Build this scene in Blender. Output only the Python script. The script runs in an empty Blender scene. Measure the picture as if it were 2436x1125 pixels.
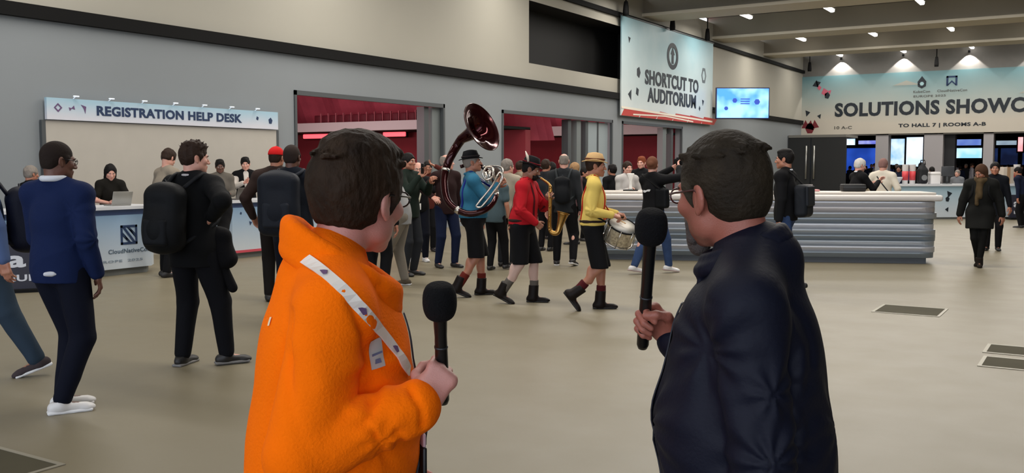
import bpy, math, random
import numpy as np
from mathutils import Matrix, Vector
random.seed(7)
SC = bpy.context.scene
COL = SC.collection

# ------------------------------------------------------------------ camera, world, light, exposure
FPX = 2290.0                     # focal length in pixels of the 2436 px wide frame
CAMZ = 1.62
YAW = math.radians(31.66)        # camera looks this far to the left of the hall's long axis (+Y)
PITCH = math.atan(166.0/FPX)     # slightly down
cam_d = bpy.data.cameras.new('camera'); cam = bpy.data.objects.new('camera', cam_d); COL.objects.link(cam)
cam_d.sensor_width = 36; cam_d.lens = 36*FPX/2436; cam_d.clip_start = .05; cam_d.clip_end = 300
cam.location = (0, 0, CAMZ); cam.rotation_euler = (math.pi/2-PITCH, 0, YAW)
SC.camera = cam
SC.view_settings.view_transform = 'Standard'; SC.view_settings.look = 'None'
SC.view_settings.gamma = 1; SC.view_settings.use_curve_mapping = False
SC.view_settings.exposure = 0.0
W = bpy.data.worlds.new('world'); SC.world = W; W.use_nodes = True
W.node_tree.nodes['Background'].inputs[0].default_value = (.80, .87, 1.0, 1)
W.node_tree.nodes['Background'].inputs[1].default_value = 3.3     # added fill light, enters through the hall's open end behind the camera

def area(name, loc, size, power, col=(1, .95, .88), rot=(0, 0, 0)):
    l = bpy.data.lights.new(name, 'AREA'); l.shape = 'RECTANGLE'; l.size, l.size_y = size
    l.energy = power; l.color = col
    o = bpy.data.objects.new(name, l); COL.objects.link(o); o.location = loc; o.rotation_euler = rot
    return o
for yy, pw in ((1.0, 260), (8.5, 780), (15.9, 870), (23.2, 830), (30.6, 780), (38.3, 750), (45.8, 700), (53, 450)):
    area('ceiling_row_light', (-6.5, yy, 7.45), (15, .5), pw)
# overhead lamps of the red side rooms, then fills for the drapes
for (x, y, p, c) in ((-20.5, 19.0, 420, (1, .70, .70)), (-21, 31.0, 300, (1, .66, .66)), (-20, 39.5, 110, (1, .66, .66))):
    area('side_room_light', (x, y, 4.4), (3, 3), p*.5, c)
for (x, y, p) in ((-20, 16.5, 260), (-20, 28.2, 200)):  # unseen fills turned towards the drapes, added to brighten them
    area('side_room_light', (x, y, 2.6), (5, 2), p, (1, .72, .72), (math.pi/2, 0, 0))

# ------------------------------------------------------------------ view helpers (pixel of the photo -> place in the hall)
_c, _s = math.cos(YAW), math.sin(YAW)
FW = np.array([-_s, _c, 0.]); RT = np.array([_c, _s, 0.])
def ray(px, py):
    tx = (px-1218)/FPX; ty = (562.5-py)/FPX
    h = math.cos(PITCH)+math.sin(PITCH)*ty; z = -math.sin(PITCH)+math.cos(PITCH)*ty
    return RT*tx/h + FW + np.array([0, 0, z/h])     # scaled to unit forward distance
CAMP = np.array([0, 0, CAMZ])
def at(px, py, D): return CAMP+ray(px, py)*D
def ground(px, py, z=0.0):
    r = ray(px, py); return CAMP + r*((z-CAMZ)/r[2])
def on_x(px, py, x): r = ray(px, py); return CAMP+r*(x/r[0])
def on_y(px, py, y): r = ray(px, py); return CAMP+r*(y/r[1])

# ------------------------------------------------------------------ materials
def lin(c):
    out = []
    for v in c:
        v /= 255.0
        out.append(v/12.92 if v <= .04045 else ((v+.055)/1.055)**2.4)
    return out
_mats = {}
def mat(name, rgb, rough=.7, metal=0.0, bump=0.0, bscale=60, var=0.0, vscale=4, emit=None, estr=0, stretch=None, sheen=0, spec=.5, alpha=None):
    if name in _mats: return _mats[name]
    m = bpy.data.materials.new(name); m.use_nodes = True; nt = m.node_tree; b = nt.nodes['Principled BSDF']
    c = lin(rgb)
    b.inputs['Base Color'].default_value = (*c, 1); b.inputs['Roughness'].default_value = rough
    b.inputs['Metallic'].default_value = metal
    b.inputs['Specular IOR Level'].default_value = spec
    if sheen: b.inputs['Sheen Weight'].default_value = sheen
    if emit:
        b.inputs['Emission Color'].default_value = (*lin(emit), 1); b.inputs['Emission Strength'].default_value = estr
    if var or bump:
        tc = nt.nodes.new('ShaderNodeTexCoord'); src = tc.outputs['Object']
        if stretch:
            mp = nt.nodes.new('ShaderNodeMapping'); mp.inputs['Scale'].default_value = stretch
            nt.links.new(src, mp.inputs['Vector']); src = mp.outputs['Vector']
        if var:
            n = nt.nodes.new('ShaderNodeTexNoise'); n.inputs['Scale'].default_value = vscale; n.inputs['Detail'].default_value = 4
            nt.links.new(src, n.inputs['Vector'])
            r = nt.nodes.new('ShaderNodeValToRGB')
            r.color_ramp.elements[0].position = .3; r.color_ramp.elements[1].position = .7
            r.color_ramp.elements[0].color = (*[x*(1-var) for x in c], 1)
            r.color_ramp.elements[1].color = (*[min(1, x*(1+var)) for x in c], 1)
            nt.links.new(n.outputs['Fac'], r.inputs['Fac']); nt.links.new(r.outputs['Color'], b.inputs['Base Color'])
        if bump:
            n = nt.nodes.new('ShaderNodeTexNoise'); n.inputs['Scale'].default_value = bscale; n.inputs['Detail'].default_value = 3
            nt.links.new(src, n.inputs['Vector'])
            bp = nt.nodes.new('ShaderNodeBump'); bp.inputs['Strength'].default_value = bump; bp.inputs['Distance'].default_value = .01
            nt.links.new(n.outputs['Fac'], bp.inputs['Height']); nt.links.new(bp.outputs['Normal'], b.inputs['Normal'])
    _mats[name] = m
    return m
def tint_mat(name, rgb, **k):
    """a mat() whose colour is multiplied by the vertex attribute 'tint' (greying hair, and so on)"""
    if name in _mats: return _mats[name]
    m = mat(name, rgb, **k); nt = m.node_tree; b = nt.nodes['Principled BSDF']
    at_ = nt.nodes.new('ShaderNodeVertexColor'); at_.layer_name = 'tint'
    mx = nt.nodes.new('ShaderNodeMixRGB'); mx.blend_type = 'MULTIPLY'; mx.inputs[0].default_value = 1
    l = b.inputs['Base Color'].links
    if l: nt.links.new(l[0].from_socket, mx.inputs[1])
    else: mx.inputs[1].default_value = (*lin(rgb), 1)
    nt.links.new(at_.outputs['Color'], mx.inputs[2]); nt.links.new(mx.outputs['Color'], b.inputs['Base Color'])
    return m
def skin_mat(name, rgb, rough=.5):
    """skin: vertex attribute 'tint' (lips, stubble) multiplies the colour"""
    if name in _mats: return _mats[name]
    m = mat(name, rgb, rough, bump=.15, bscale=300)
    nt = m.node_tree; b = nt.nodes['Principled BSDF']
    a = nt.nodes.new('ShaderNodeVertexColor'); a.layer_name = 'tint'
    n = nt.nodes.new('ShaderNodeTexNoise'); n.inputs['Scale'].default_value = 14; n.inputs['Detail'].default_value = 4
    tc = nt.nodes.new('ShaderNodeTexCoord'); nt.links.new(tc.outputs['Object'], n.inputs['Vector'])
    r = nt.nodes.new('ShaderNodeValToRGB'); c = lin(rgb)
    r.color_ramp.elements[0].position = .35; r.color_ramp.elements[1].position = .65
    r.color_ramp.elements[0].color = (c[0]*.97, c[1]*.86, c[2]*.84, 1); r.color_ramp.elements[1].color = (c[0]*1.03, c[1]*1.03, c[2]*1.03, 1)
    nt.links.new(n.outputs['Fac'], r.inputs['Fac'])
    mx = nt.nodes.new('ShaderNodeMixRGB'); mx.blend_type = 'MULTIPLY'; mx.inputs[0].default_value = 1
    nt.links.new(r.outputs['Color'], mx.inputs[1]); nt.links.new(a.outputs['Color'], mx.inputs[2])
    nt.links.new(mx.outputs['Color'], b.inputs['Base Color'])
    b.inputs['Subsurface Weight'].default_value = .08; b.inputs['Subsurface Radius'].default_value = (.01, .004, .002)
    return m

# ------------------------------------------------------------------ objects and mesh helpers
def mesh_fast(name, V, faces, m, smooth=True, mats=None, fm=None):
    """faces: (n,k) int array (all k-gons)"""
    V = np.asarray(V, dtype=np.float32); faces = np.asarray(faces, dtype=np.int32)
    me = bpy.data.meshes.new(name)
    n, k = faces.shape
    me.vertices.add(len(V)); me.vertices.foreach_set('co', V.ravel())
    me.loops.add(n*k); me.loops.foreach_set('vertex_index', faces.ravel())
    me.polygons.add(n); me.polygons.foreach_set('loop_start', np.arange(0, n*k, k, dtype=np.int32))
    if smooth: me.polygons.foreach_set('use_smooth', np.ones(n, dtype=bool))
    for mm in (mats or [m]): me.materials.append(mm)
    if fm is not None: me.polygons.foreach_set('material_index', np.asarray(fm, dtype=np.int32))
    me.update(calc_edges=True); me.validate()
    return me
def tag(o, label=None, cat=None, group=None, kind=None):
    if label: o['label'] = label
    if cat: o['category'] = cat
    if group: o['group'] = group
    if kind: o['kind'] = kind
    return o
def link(name, me, parent=None):
    o = bpy.data.objects.new(name, me); COL.objects.link(o)
    if parent is not None: o.parent = parent
    return o
def empty(name, loc=(0, 0, 0), rz=0.0, **k):
    o = bpy.data.objects.new(name, None); COL.objects.link(o); o.location = loc; o.rotation_euler = (0, 0, rz); o.empty_display_size = .1
    return tag(o, **k)

class MB:
    """collects simple solids, then becomes ONE mesh object"""
    def __init__(s): s.v = []; s.f = []; s.mi = []; s.sm = []; s.m = 0
    def add(s, vs, fs, smooth=False):
        n = len(s.v); s.v += [tuple(map(float, v)) for v in vs]
        for f in fs: s.f.append(tuple(i+n for i in f)); s.mi.append(s.m); s.sm.append(smooth)
        return s
    def box(s, x0, y0, z0, x1, y1, z1, M=None):
        vs = [(x, y, z) for z in (z0, z1) for y in (y0, y1) for x in (x0, x1)]
        if M is not None: vs = [tuple(M @ Vector(v)) for v in vs]
        return s.add(vs, [(0, 2, 3, 1), (4, 5, 7, 6), (0, 1, 5, 4), (2, 6, 7, 3), (0, 4, 6, 2), (1, 3, 7, 5)])
    def rbox(s, c, h, r=.01, seg=3, M=None):
        """box with rounded vertical and horizontal edges (chamfered superellipsoid-like)"""
        import bmesh
        bm = bmesh.new(); bmesh.ops.create_cube(bm, size=2)
        for v in bm.verts: v.co = Vector((v.co.x*h[0], v.co.y*h[1], v.co.z*h[2]))
        bmesh.ops.bevel(bm, geom=bm.edges[:], offset=min(r, min(h)*.98), segments=seg, profile=.5, affect='EDGES')
        vs = [Vector(c)+v.co for v in bm.verts]
        if M is not None: vs = [M @ v for v in vs]
        bm.verts.index_update()
        s.add(vs, [tuple(v.index for v in f.verts) for f in bm.faces], True); bm.free(); return s
    def tube(s, pts, r, seg=10, cap=True, closed=False, flat=None):
        """swept tube; r number or list; flat=(axis, factor) squashes the section"""
        P = [Vector(p) for p in pts]; n = len(P)
        rs = r if isinstance(r, (list, tuple, np.ndarray)) else [r]*n
        up = None; vs = []; fs = []
        for i in range(n):
            a = P[(i-1) % n] if (closed or i > 0) else P[i]; b = P[(i+1) % n] if (closed or i < n-1) else P[i]
            t = (b-a).normalized()
            if up is None:
                up = Vector((0, 0, 1)) if abs(t.z) < .9 else Vector((1, 0, 0))
            up = (up-t*up.dot(t)).normalized(); sd = t.cross(up)
            for j in range(seg):
                q = 2*math.pi*j/seg
                o = up*math.cos(q)*rs[i]+sd*math.sin(q)*rs[i]
                if flat: ax = Vector(flat[0]); o = o-ax*o.dot(ax)*(1-flat[1])
                vs.append(P[i]+o)
        m = n if closed else n-1
        for i in range(m):
            for j in range(seg):
                a = i*seg+j; b = i*seg+(j+1) % seg; c = ((i+1) % n)*seg+(j+1) % seg; d = ((i+1) % n)*seg+j
                fs.append((a, b, c, d))
        if cap and not closed:
            fs.append(tuple(range(seg))[::-1]); fs.append(tuple((n-1)*seg+j for j in range(seg)))
        return s.add(vs, fs, True)
    def lathe(s, prof, c=(0, 0, 0), seg=24, M=None):
        """prof: list of (r, z) revolved about z"""
        vs = []; fs = []
        for (r, z) in prof:
            for j in range(seg):
                q = 2*math.pi*j/seg; v = Vector((r*math.cos(q), r*math.sin(q), z))
                if M is not None: v = M @ v
                vs.append(v+Vector(c))
        for i in range(len(prof)-1):
            for j in range(seg):
                a = i*seg+j; b = i*seg+(j+1) % seg
                fs.append((a, b, b+seg, a+seg))
        fs.append(tuple(range(seg))[::-1]); fs.append(tuple((len(prof)-1)*seg+j for j in range(seg)))
        return s.add(vs, fs, True)
    def prism(s, pts, o, U, V, t):
        """flat 2-D outline pts laid out on origin o with axes U,V, thickness t along U x V"""
        o, U, V = Vector(o), Vector(U), Vector(V); N = U.cross(V).normalized()
        n = len(pts); a = [o+U*p[0]+V*p[1]+N*t for p in pts]; b = [o+U*p[0]+V*p[1] for p in pts]
        return s.add(a+b, [tuple(range(n)), tuple(range(2*n-1, n-1, -1))]+[(i, i+n, (i+1) % n+n, (i+1) % n) for i in range(n)])
    def build(s, name, mats, parent=None, **k):
        if not isinstance(mats, (list, tuple)): mats = [mats]
        me = bpy.data.meshes.new(name); me.from_pydata(s.v, [], s.f)
        for m in mats: me.materials.append(m)
        me.polygons.foreach_set('material_index', s.mi); me.polygons.foreach_set('use_smooth', s.sm); me.update()
        o = link(name, me, parent)
        if any(s.sm) and not all(s.sm):
            pass
        return tag(o, **k)

def text_part(name, txt, m, parent, o, U, V, w, h, bold=.012, thick=.004, **k):
    """lettering fitted to a w x h rectangle whose lower-left corner is o"""
    cu = bpy.data.curves.new(name, 'FONT'); cu.body = txt; cu.size = 1; cu.offset = bold; cu.extrude = .002
    cu.resolution_u = 3; cu.space_character = 1.06
    t = bpy.data.objects.new('tmp_text', cu); COL.objects.link(t)
    dg = bpy.context.evaluated_depsgraph_get(); dg.update()
    me = bpy.data.meshes.new_from_object(t.evaluated_get(dg)); bpy.data.objects.remove(t); bpy.data.curves.remove(cu)
    v = np.empty(len(me.vertices)*3, dtype=np.float32); me.vertices.foreach_get('co', v); v = v.reshape(-1, 3)
    lo, hi = v.min(0), v.max(0)
    q = (v-lo)/np.maximum(hi-lo, 1e-6)
    U = np.array(U, float); V = np.array(V, float); N = np.cross(U, V)
    wv = np.array(o, float)+np.outer(q[:, 0]*w, U)+np.outer(q[:, 1]*h, V)+np.outer(q[:, 2]*thick, N)
    me.vertices.foreach_set('co', wv.astype(np.float32).ravel()); me.materials.clear(); me.materials.append(m); me.update()
    ob = link(name, me, parent); return tag(ob, **k)

# ------------------------------------------------------------------ signed-distance modelling (numpy surface nets)
def nrm(v): v = np.asarray(v, float); return v/max(np.linalg.norm(v), 1e-9)
def A3(*v): return np.array(v, float)
def cap(a, b, r1, r2=None, n=None, s=1.0, k=.02): return dict(t='c', a=np.asarray(a, float), b=np.asarray(b, float), r1=r1, r2=r1 if r2 is None else r2, n=n, s=s, k=k)
def ell(c, r, R=None, k=.02): return dict(t='e', c=np.asarray(c, float), r=np.asarray(r, float), R=np.eye(3) if R is None else np.asarray(R, float), k=k)
def rbx(c, h, R=None, rd=.02, k=.01): return dict(t='b', c=np.asarray(c, float), h=np.asarray(h, float), R=np.eye(3) if R is None else np.asarray(R, float), rd=rd, k=k)
def sub(p, k=None):
    p = dict(p); p['neg'] = True
    if k is not None: p['k'] = k
    return p
def cut(p, n): return dict(t='cut', p=np.asarray(p, float), n=nrm(n))      # keeps the side away from n
def pbounds(p):
    if p['t'] == 'c':
        r = max(p['r1'], p['r2']); return np.minimum(p['a'], p['b'])-r, np.maximum(p['a'], p['b'])+r
    if p['t'] == 'e': e = np.abs(p['R'].T) @ p['r']; return p['c']-e, p['c']+e
    e = np.abs(p['R'].T) @ (p['h']); return p['c']-e, p['c']+e
def pdist(p, X):
    t = p['t']
    if t == 'c':
        q = X-p['a'].astype(np.float32); ba = (p['b']-p['a']).astype(np.float32)
        if p['n'] is not None:
            n = p['n'].astype(np.float32); q = q+((q@n)*(p['s']-1))[..., None]*n; ba = ba+n*(ba@n)*(p['s']-1)
        L = max(float(ba@ba), 1e-9); h = np.clip((q@ba)/L, 0, 1)
        d = q-h[..., None]*ba
        return np.sqrt((d*d).sum(-1))-(p['r1']+(p['r2']-p['r1'])*h)
    R = p['R'].astype(np.float32)
    q = (X-p['c'].astype(np.float32)) @ R.T
    if t == 'e':
        r = p['r'].astype(np.float32); k0 = np.sqrt(((q/r)**2).sum(-1)); k1 = np.sqrt(((q/(r*r))**2).sum(-1))
        return k0*(k0-1)/np.maximum(k1, 1e-6)
    q = np.abs(q)-(p['h']-p['rd']).astype(np.float32)
    return np.sqrt((np.maximum(q, 0)**2).sum(-1))+np.minimum(q.max(-1), 0)-p['rd']
def sdf_mesh(prims, vox, pad=.02):
    pos = [p for p in prims if p['t'] != 'cut' and not p.get('neg')]
    bs = [pbounds(p) for p in pos]
    lo = np.min([b[0] for b in bs], 0)-pad-2*vox; hi = np.max([b[1] for b in bs], 0)+pad+2*vox
    n = np.ceil((hi-lo)/vox).astype(int)+1
    ax = [lo[i]+np.arange(n[i])*vox for i in range(3)]
    F = np.full(n, .06, dtype=np.float32)
    for p in prims:
        if p['t'] == 'cut':
            g = [(ax[i]-p['p'][i])*p['n'][i] for i in range(3)]
            F = np.maximum(F, (g[0][:, None, None]+g[1][None, :, None]+g[2][None, None, :]).astype(np.float32)); continue
        k = p['k']; b0, b1 = pbounds(p); m = k+2*vox
        i0 = np.maximum(np.floor((b0-m-lo)/vox).astype(int), 0); i1 = np.minimum(np.ceil((b1+m-lo)/vox).astype(int)+1, n)
        if np.any(i1 <= i0): continue
        X = np.stack(np.meshgrid(ax[0][i0[0]:i1[0]], ax[1][i0[1]:i1[1]], ax[2][i0[2]:i1[2]], indexing='ij'), -1).astype(np.float32)
        d = pdist(p, X); S = F[i0[0]:i1[0], i0[1]:i1[1], i0[2]:i1[2]]
        if p.get('neg'):
            h = np.clip(.5-.5*(S+d)/k, 0, 1); S[...] = S*(1-h)-d*h+k*h*(1-h)
        else:
            h = np.clip(.5+.5*(S-d)/k, 0, 1); S[...] = S*(1-h)+d*h-k*h*(1-h)
    return nets(F, lo, vox)
def nets(F, lo, vox):
    s = F < 0
    c = np.zeros([d-1 for d in F.shape], dtype=np.uint8)
    offs = [(0, 0, 0), (1, 0, 0), (0, 1, 0), (1, 1, 0), (0, 0, 1), (1, 0, 1), (0, 1, 1), (1, 1, 1)]
    nx, ny, nz = F.shape
    for (i, j, k) in offs: c += s[i:nx-1+i, j:ny-1+j, k:nz-1+k]
    I, J, K = np.nonzero((c > 0) & (c < 8))
    N = len(I)
    val = np.stack([F[I+i, J+j, K+k] for (i, j, k) in offs], 1)
    O = np.array(offs, dtype=np.float32)
    P = np.zeros((N, 3), np.float32); cnt = np.zeros(N, np.float32)
    for a in range(8):
        for b in range(a+1, 8):
            if np.abs(O[a]-O[b]).sum() != 1: continue
            va, vb = val[:, a], val[:, b]; m = (va < 0) != (vb < 0)
            t = np.where(m, va/np.where(m, va-vb, 1), 0)[:, None]
            P += np.where(m[:, None], O[a]+(O[b]-O[a])*t, 0); cnt += m
    P = P/cnt[:, None]+np.stack([I, J, K], 1)
    V = P*vox+lo.astype(np.float32)
    idx = np.full(c.shape, -1, np.int32); idx[I, J, K] = np.arange(N)
    Q = []
    for axn in range(3):
        sl0 = [slice(1, -1)]*3; sl1 = [slice(1, -1)]*3
        sl0[axn] = slice(0, -1); sl1[axn] = slice(1, None)
        a, b = s[tuple(sl0)], s[tuple(sl1)]
        e = np.nonzero(a != b); ii = [e[0].copy(), e[1].copy(), e[2].copy()]
        for q in range(3):
            if q != axn: ii[q] = ii[q]+1
        u, v = (axn+1) % 3, (axn+2) % 3
        def cell(du, dv):
            t = [x.copy() for x in ii]; t[u] -= du; t[v] -= dv; return idx[t[0], t[1], t[2]]
        q = np.stack([cell(1, 1), cell(0, 1), cell(0, 0), cell(1, 0)], 1)
        inside = a[e]; q[~inside] = q[~inside][:, ::-1]
        Q.append(q)
    Q = np.concatenate(Q); Q = Q[(Q >= 0).all(1)]
    return V, Q
def vnormals(V, Q):
    n = np.cross(V[Q[:, 2]]-V[Q[:, 0]], V[Q[:, 3]]-V[Q[:, 1]]); N = np.zeros_like(V)
    for i in range(4): np.add.at(N, Q[:, i], n)
    return N/np.maximum(np.linalg.norm(N, axis=1), 1e-9)[:, None]
def wave(X, sc, seed, stretch=(1, 1, 1), n=6):
    """smooth pseudo noise, about -1..1"""
    r = np.random.RandomState(seed); out = 0
    for i in range(n):
        k = nrm(r.randn(3))*np.array(stretch)*sc*(.6+.9*r.rand()); ph = r.rand()*6.28
        w = nrm(r.randn(3))*sc*.5
        out = out+np.sin(X@k+ph+1.3*np.sin(X@w+r.rand()*6))
    return out/(n**.5)
def sdf_obj(name, prims, vox, m, parent, folds=0, fscale=22, fstretch=(1, 1, .35), seed=1, tint=None, extra=None, creases=(), lines=(), **k):
    V, Q = sdf_mesh(prims, vox)
    if extra:
        for (V2, Q2) in extra: Q = np.concatenate([Q, Q2+len(V)]); V = np.concatenate([V, V2])
    if folds:
        Nn = vnormals(V, Q); w = wave(V, fscale, seed, fstretch)
        V = V+Nn*((1-2*np.abs(np.tanh(w)))*folds*.5+wave(V, fscale*2.3, seed+5, fstretch)*folds*.25)[:, None]
    if len(creases):      # cloth folds that fan out from a bend: (centre, axis, depth, count, reach)
        Nn = vnormals(V, Q); off = np.zeros(len(V))
        for (c, ax_, A_, kk, sg_) in creases:
            ax_ = nrm(ax_); d = V-c; u = nrm(np.cross(ax_, A3(.3, .5, .81))); w = np.cross(ax_, u)
            an = np.arctan2(d@w, d@u); r = np.linalg.norm(d, axis=1)
            off += A_*np.cos(kk*an+wave(V, 9, seed+3)*.9)*np.exp(-(r/sg_)**2)*np.clip(r/.07, 0, 1)**1.5
        V = V+Nn*off[:, None]
    for (pl, A_, w_) in lines:         # seams and long folds: (points, depth, half width), acting on the side they lie on
        Nn = vnormals(V, Q); best = np.full(len(V), 9.)
        for p0, p1 in zip(pl[:-1], pl[1:]):
            ba = (p1-p0)*np.array([1, .22, 1]); q = (V-p0)*np.array([1, .22, 1]); h = np.clip(q@ba/max(ba@ba, 1e-9), 0, 1)
            best = np.minimum(best, np.linalg.norm(q-h[:, None]*ba, axis=1))
        V = V+Nn*(A_*np.exp(-(best/w_)**2)*np.clip(-Nn[:, 1]*2+.3, 0, 1))[:, None]
    me = mesh_fast(name, V, Q, m)
    if tint is not None:
        col = np.ones((len(V), 4), np.float32)
        for (c, r, rgb) in tint:
            d = np.sqrt((((V-c)/np.asarray(r))**2).sum(1)); w = np.clip(1.6-1.3*d, 0, 1)[:, None]
            col[:, :3] = col[:, :3]*(1-w)+np.array(rgb)*w
        at_ = me.color_attributes.new('tint', 'FLOAT_COLOR', 'POINT'); at_.data.foreach_set('color', col.ravel())
    o = link(name, me, parent); return tag(o, **k)
# ================================================================== people
def ik(a, c, l1, l2, pole):
    d = c-a; L = np.linalg.norm(d); mx = (l1+l2)*.995
    if L > mx: c = a+d/L*mx; d = c-a; L = mx
    t = d/L; x = (l1*l1-l2*l2+L*L)/(2*L); h = math.sqrt(max(l1*l1-x*x, 0))
    p = np.asarray(pole, float); p = nrm(p-t*(p@t))
    return a+t*x+p*h, c
def rotv(v, ax, deg):
    return np.array(Matrix.Rotation(math.radians(deg), 3, Vector(ax)) @ Vector(v))
class Fig: pass
def figure(px, py, H, th, pose=None, D=None, **bd):
    """skeleton of one person; th = facing seen from the lens: 0 away, 90 to the right of the picture, 180 towards it"""
    g = Fig(); pose = dict(pose or {}); g.H = H; s = g.s = H/1.75
    w = ground(px, py) if D is None else at(px, py, D)*np.array([1, 1, 0])
    g.loc = w; g.rz = math.atan2(w[1], w[0])-math.pi/2
    R = np.array([[math.cos(g.rz), -math.sin(g.rz), 0], [math.sin(g.rz), math.cos(g.rz), 0], [0, 0, 1]]); g.Rw = R
    t = math.radians(th); fw = A3(math.sin(t), math.cos(t), 0); rt = A3(math.cos(t), -math.sin(t), 0); up = A3(0, 0, 1)
    g.fw, g.rt, g.up = fw, rt, up
    def B(q):
        if isinstance(q, (list, tuple)) and len(q) == 4 and q[0] == 'px': return R.T @ (at(q[1], q[2], q[3])-w)
        if isinstance(q, np.ndarray): return q
        return s*(q[0]*rt+q[1]*fw+q[2]*up)
    def Bd(q): return nrm(q[0]*rt+q[1]*fw+q[2]*up)
    g.B, g.Bd = B, Bd
    g.wd = bd.get('wd', 1.0); g.belly = bd.get('belly', 0.0); g.dp = bd.get('dp', 1.0)
    g.P = B(pose.get('pel', (0, 0, .95)))
    lean = pose.get('lean', 0); side = pose.get('side', 0); tw = pose.get('twist', 0)
    cf, cr, cu = fw, rt, up
    cf, cu = rotv(cf, cr, -lean), rotv(cu, cr, -lean)
    cr, cu = rotv(cr, cf, side), rotv(cu, cf, side)
    cf, cr = rotv(cf, cu, -tw), rotv(cr, cu, -tw)
    g.cf, g.cr, g.cu = cf, cr, cu
    g.C = g.P+cu*.31*s
    sw = .175*s*g.wd
    sh = pose.get('shrug', (0, 0))
    g.S = {'l': g.C+cu*(.145+sh[0])*s-cr*sw, 'r': g.C+cu*(.145+sh[1])*s+cr*sw}
    g.N = g.C+cu*.20*s-cf*.012*s
    hy, hp, hr = pose.get('head', (0, 0, 0))
    hf, hrt, hu = nrm(fw*.6+cf*.4), None, None
    hrt = nrm(np.cross(hf, up)); hu = np.cross(hrt, hf); hf = np.cross(hu, hrt)
    hl = pose.get('hlean', lean*.4)
    hf, hu = rotv(hf, hrt, -hl), rotv(hu, hrt, -hl)
    hf, hrt = rotv(hf, hu, -hy), rotv(hrt, hu, -hy)
    hf, hu = rotv(hf, hrt, -hp), rotv(hu, hrt, -hp)
    hrt, hu = rotv(hrt, hf, hr), rotv(hu, hf, hr)
    g.hf, g.hr, g.hu = hf, hrt, hu; g.hs = hs = bd.get('hs', .55+.45*s)
    g.Hc = g.N+nrm(cu+up)*.165*s+hf*.022*hs+B(pose.get('hoff', (0, 0, 0)))
    g.Hp = lambda r, f, z: g.Hc+hs*(r*hrt+f*hf+z*hu)
    g.HR = np.array([hrt, hf, hu]); g.CR = np.array([cr, cf, cu]); g.PR = np.array([rt, fw, up])
    g.E = {}; g.Wr = {}; g.K = {}; g.A = {}; g.ft = {}; g.Hj = {}; g.hd = {}
    for q, sg in (('l', -1), ('r', 1)):
        wr = B(pose.get(q+'h', (sg*.275*g.wd, .03, .82)))
        pl = Bd(pose.get(q+'p', (sg*.45, -1, -.25)))
        g.E[q], g.Wr[q] = ik(g.S[q], wr, .285*s*bd.get('al', 1), .26*s*bd.get('al', 1), pl)
        r, f, pit, yaw, lift = pose.get(q+'f', (sg*.10, 0, 0, sg*9, 0))
        ffw = rotv(fw, up, -yaw); pr = math.radians(pit)
        z = .085+(.135*math.sin(pr) if pit > 0 else 0)+lift
        ank = B((r, f, z))
        g.Hj[q] = g.P+rt*sg*.088*s*g.wd-up*.03*s
        kp = ffw if (q+'k') not in pose else Bd(pose[q+'k'])
        g.K[q], g.A[q] = ik(g.Hj[q], ank, .435*s, .415*s, kp)
        fd = nrm(ffw*math.cos(pr)-up*math.sin(pr)); fr = nrm(np.cross(fd, up)); fu = np.cross(fr, fd)
        g.ft[q] = (fr, fd, fu)
        fa = nrm(g.Wr[q]-g.E[q])
        hd = pose.get(q+'hd') or {}
        d = Bd(hd['d']) if 'd' in hd else fa
        tb = Bd(hd['t']) if 't' in hd else nrm(fw*.8-rt*sg*.6)
        tb = nrm(tb-d*(tb@d)); pm = np.cross(tb, d)*(1 if q == 'r' else -1)
        g.hd[q] = dict(d=d, t=tb, p=pm, c=hd.get('c', (22, 25, 15)), th=hd.get('th', 0), grip=hd.get('grip', False), spread=hd.get('spread', 0))
        g.hd[q]['g'] = g.Wr[q]+s*(d*.078+pm*.034); g.hd[q]['ax'] = tb
    return g
def hand_prims(g, q):
    s = g.s; h = g.hd[q]; Y, X, Pm = h['d'], h['t'], h['p']; o = g.Wr[q]
    L = lambda x, y, z: o+s*(x*X+y*Y+z*Pm)
    R = np.array([X, Y, Pm])
    pr = [cap(L(0, -.05, 0), L(0, .02, 0), .025*s, .027*s, n=Pm, s=1.3, k=.01),
          rbx(L(0, .05, 0), A3(.038, .043, .0135)*s, R, .013*s, k=.018), ell(L(.024, .032, .008), A3(.018, .03, .016)*s, R, k=.012)]
    seg = ((.031, .088, (.042, .026, .021)), (.0105, .093, (.046, .03, .022)), (-.0105, .089, (.042, .028, .021)), (-.030, .080, (.034, .021, .019)))
    for i, (x, y, ls) in enumerate(seg):
        p = L(x, y-.008, 0); a = 0
        for j, l in enumerate(ls):
            a += h['c'][j]*(1+.06*(i-1)); ar = math.radians(a); sp = h['spread']*x*6 if j == 0 else 0
            n = p+s*l*(Y*math.cos(ar)+Pm*math.sin(ar)+X*sp)
            rr = (.0098, .0089, .0082, .0072)
            pr.append(cap(p, n, rr[j]*s, rr[j+1]*s, k=.004 if j else .01)); p = n
    if h['grip']:
        T = [(.026, .018, .008), (.048, .042, .028), (.045, .066, .052), (.030, .084, .062)]
    else:
        T = [(.024, .015, .008), (.048, .042, .016), (.060, .068, .022), (.063, .09, .027)]
    for j in range(3): pr.append(cap(L(*T[j]), L(*T[j+1]), (.0135, .0115, .0102)[j]*s, (.0115, .0102, .0085)[j]*s, k=.006))
    return pr
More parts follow.
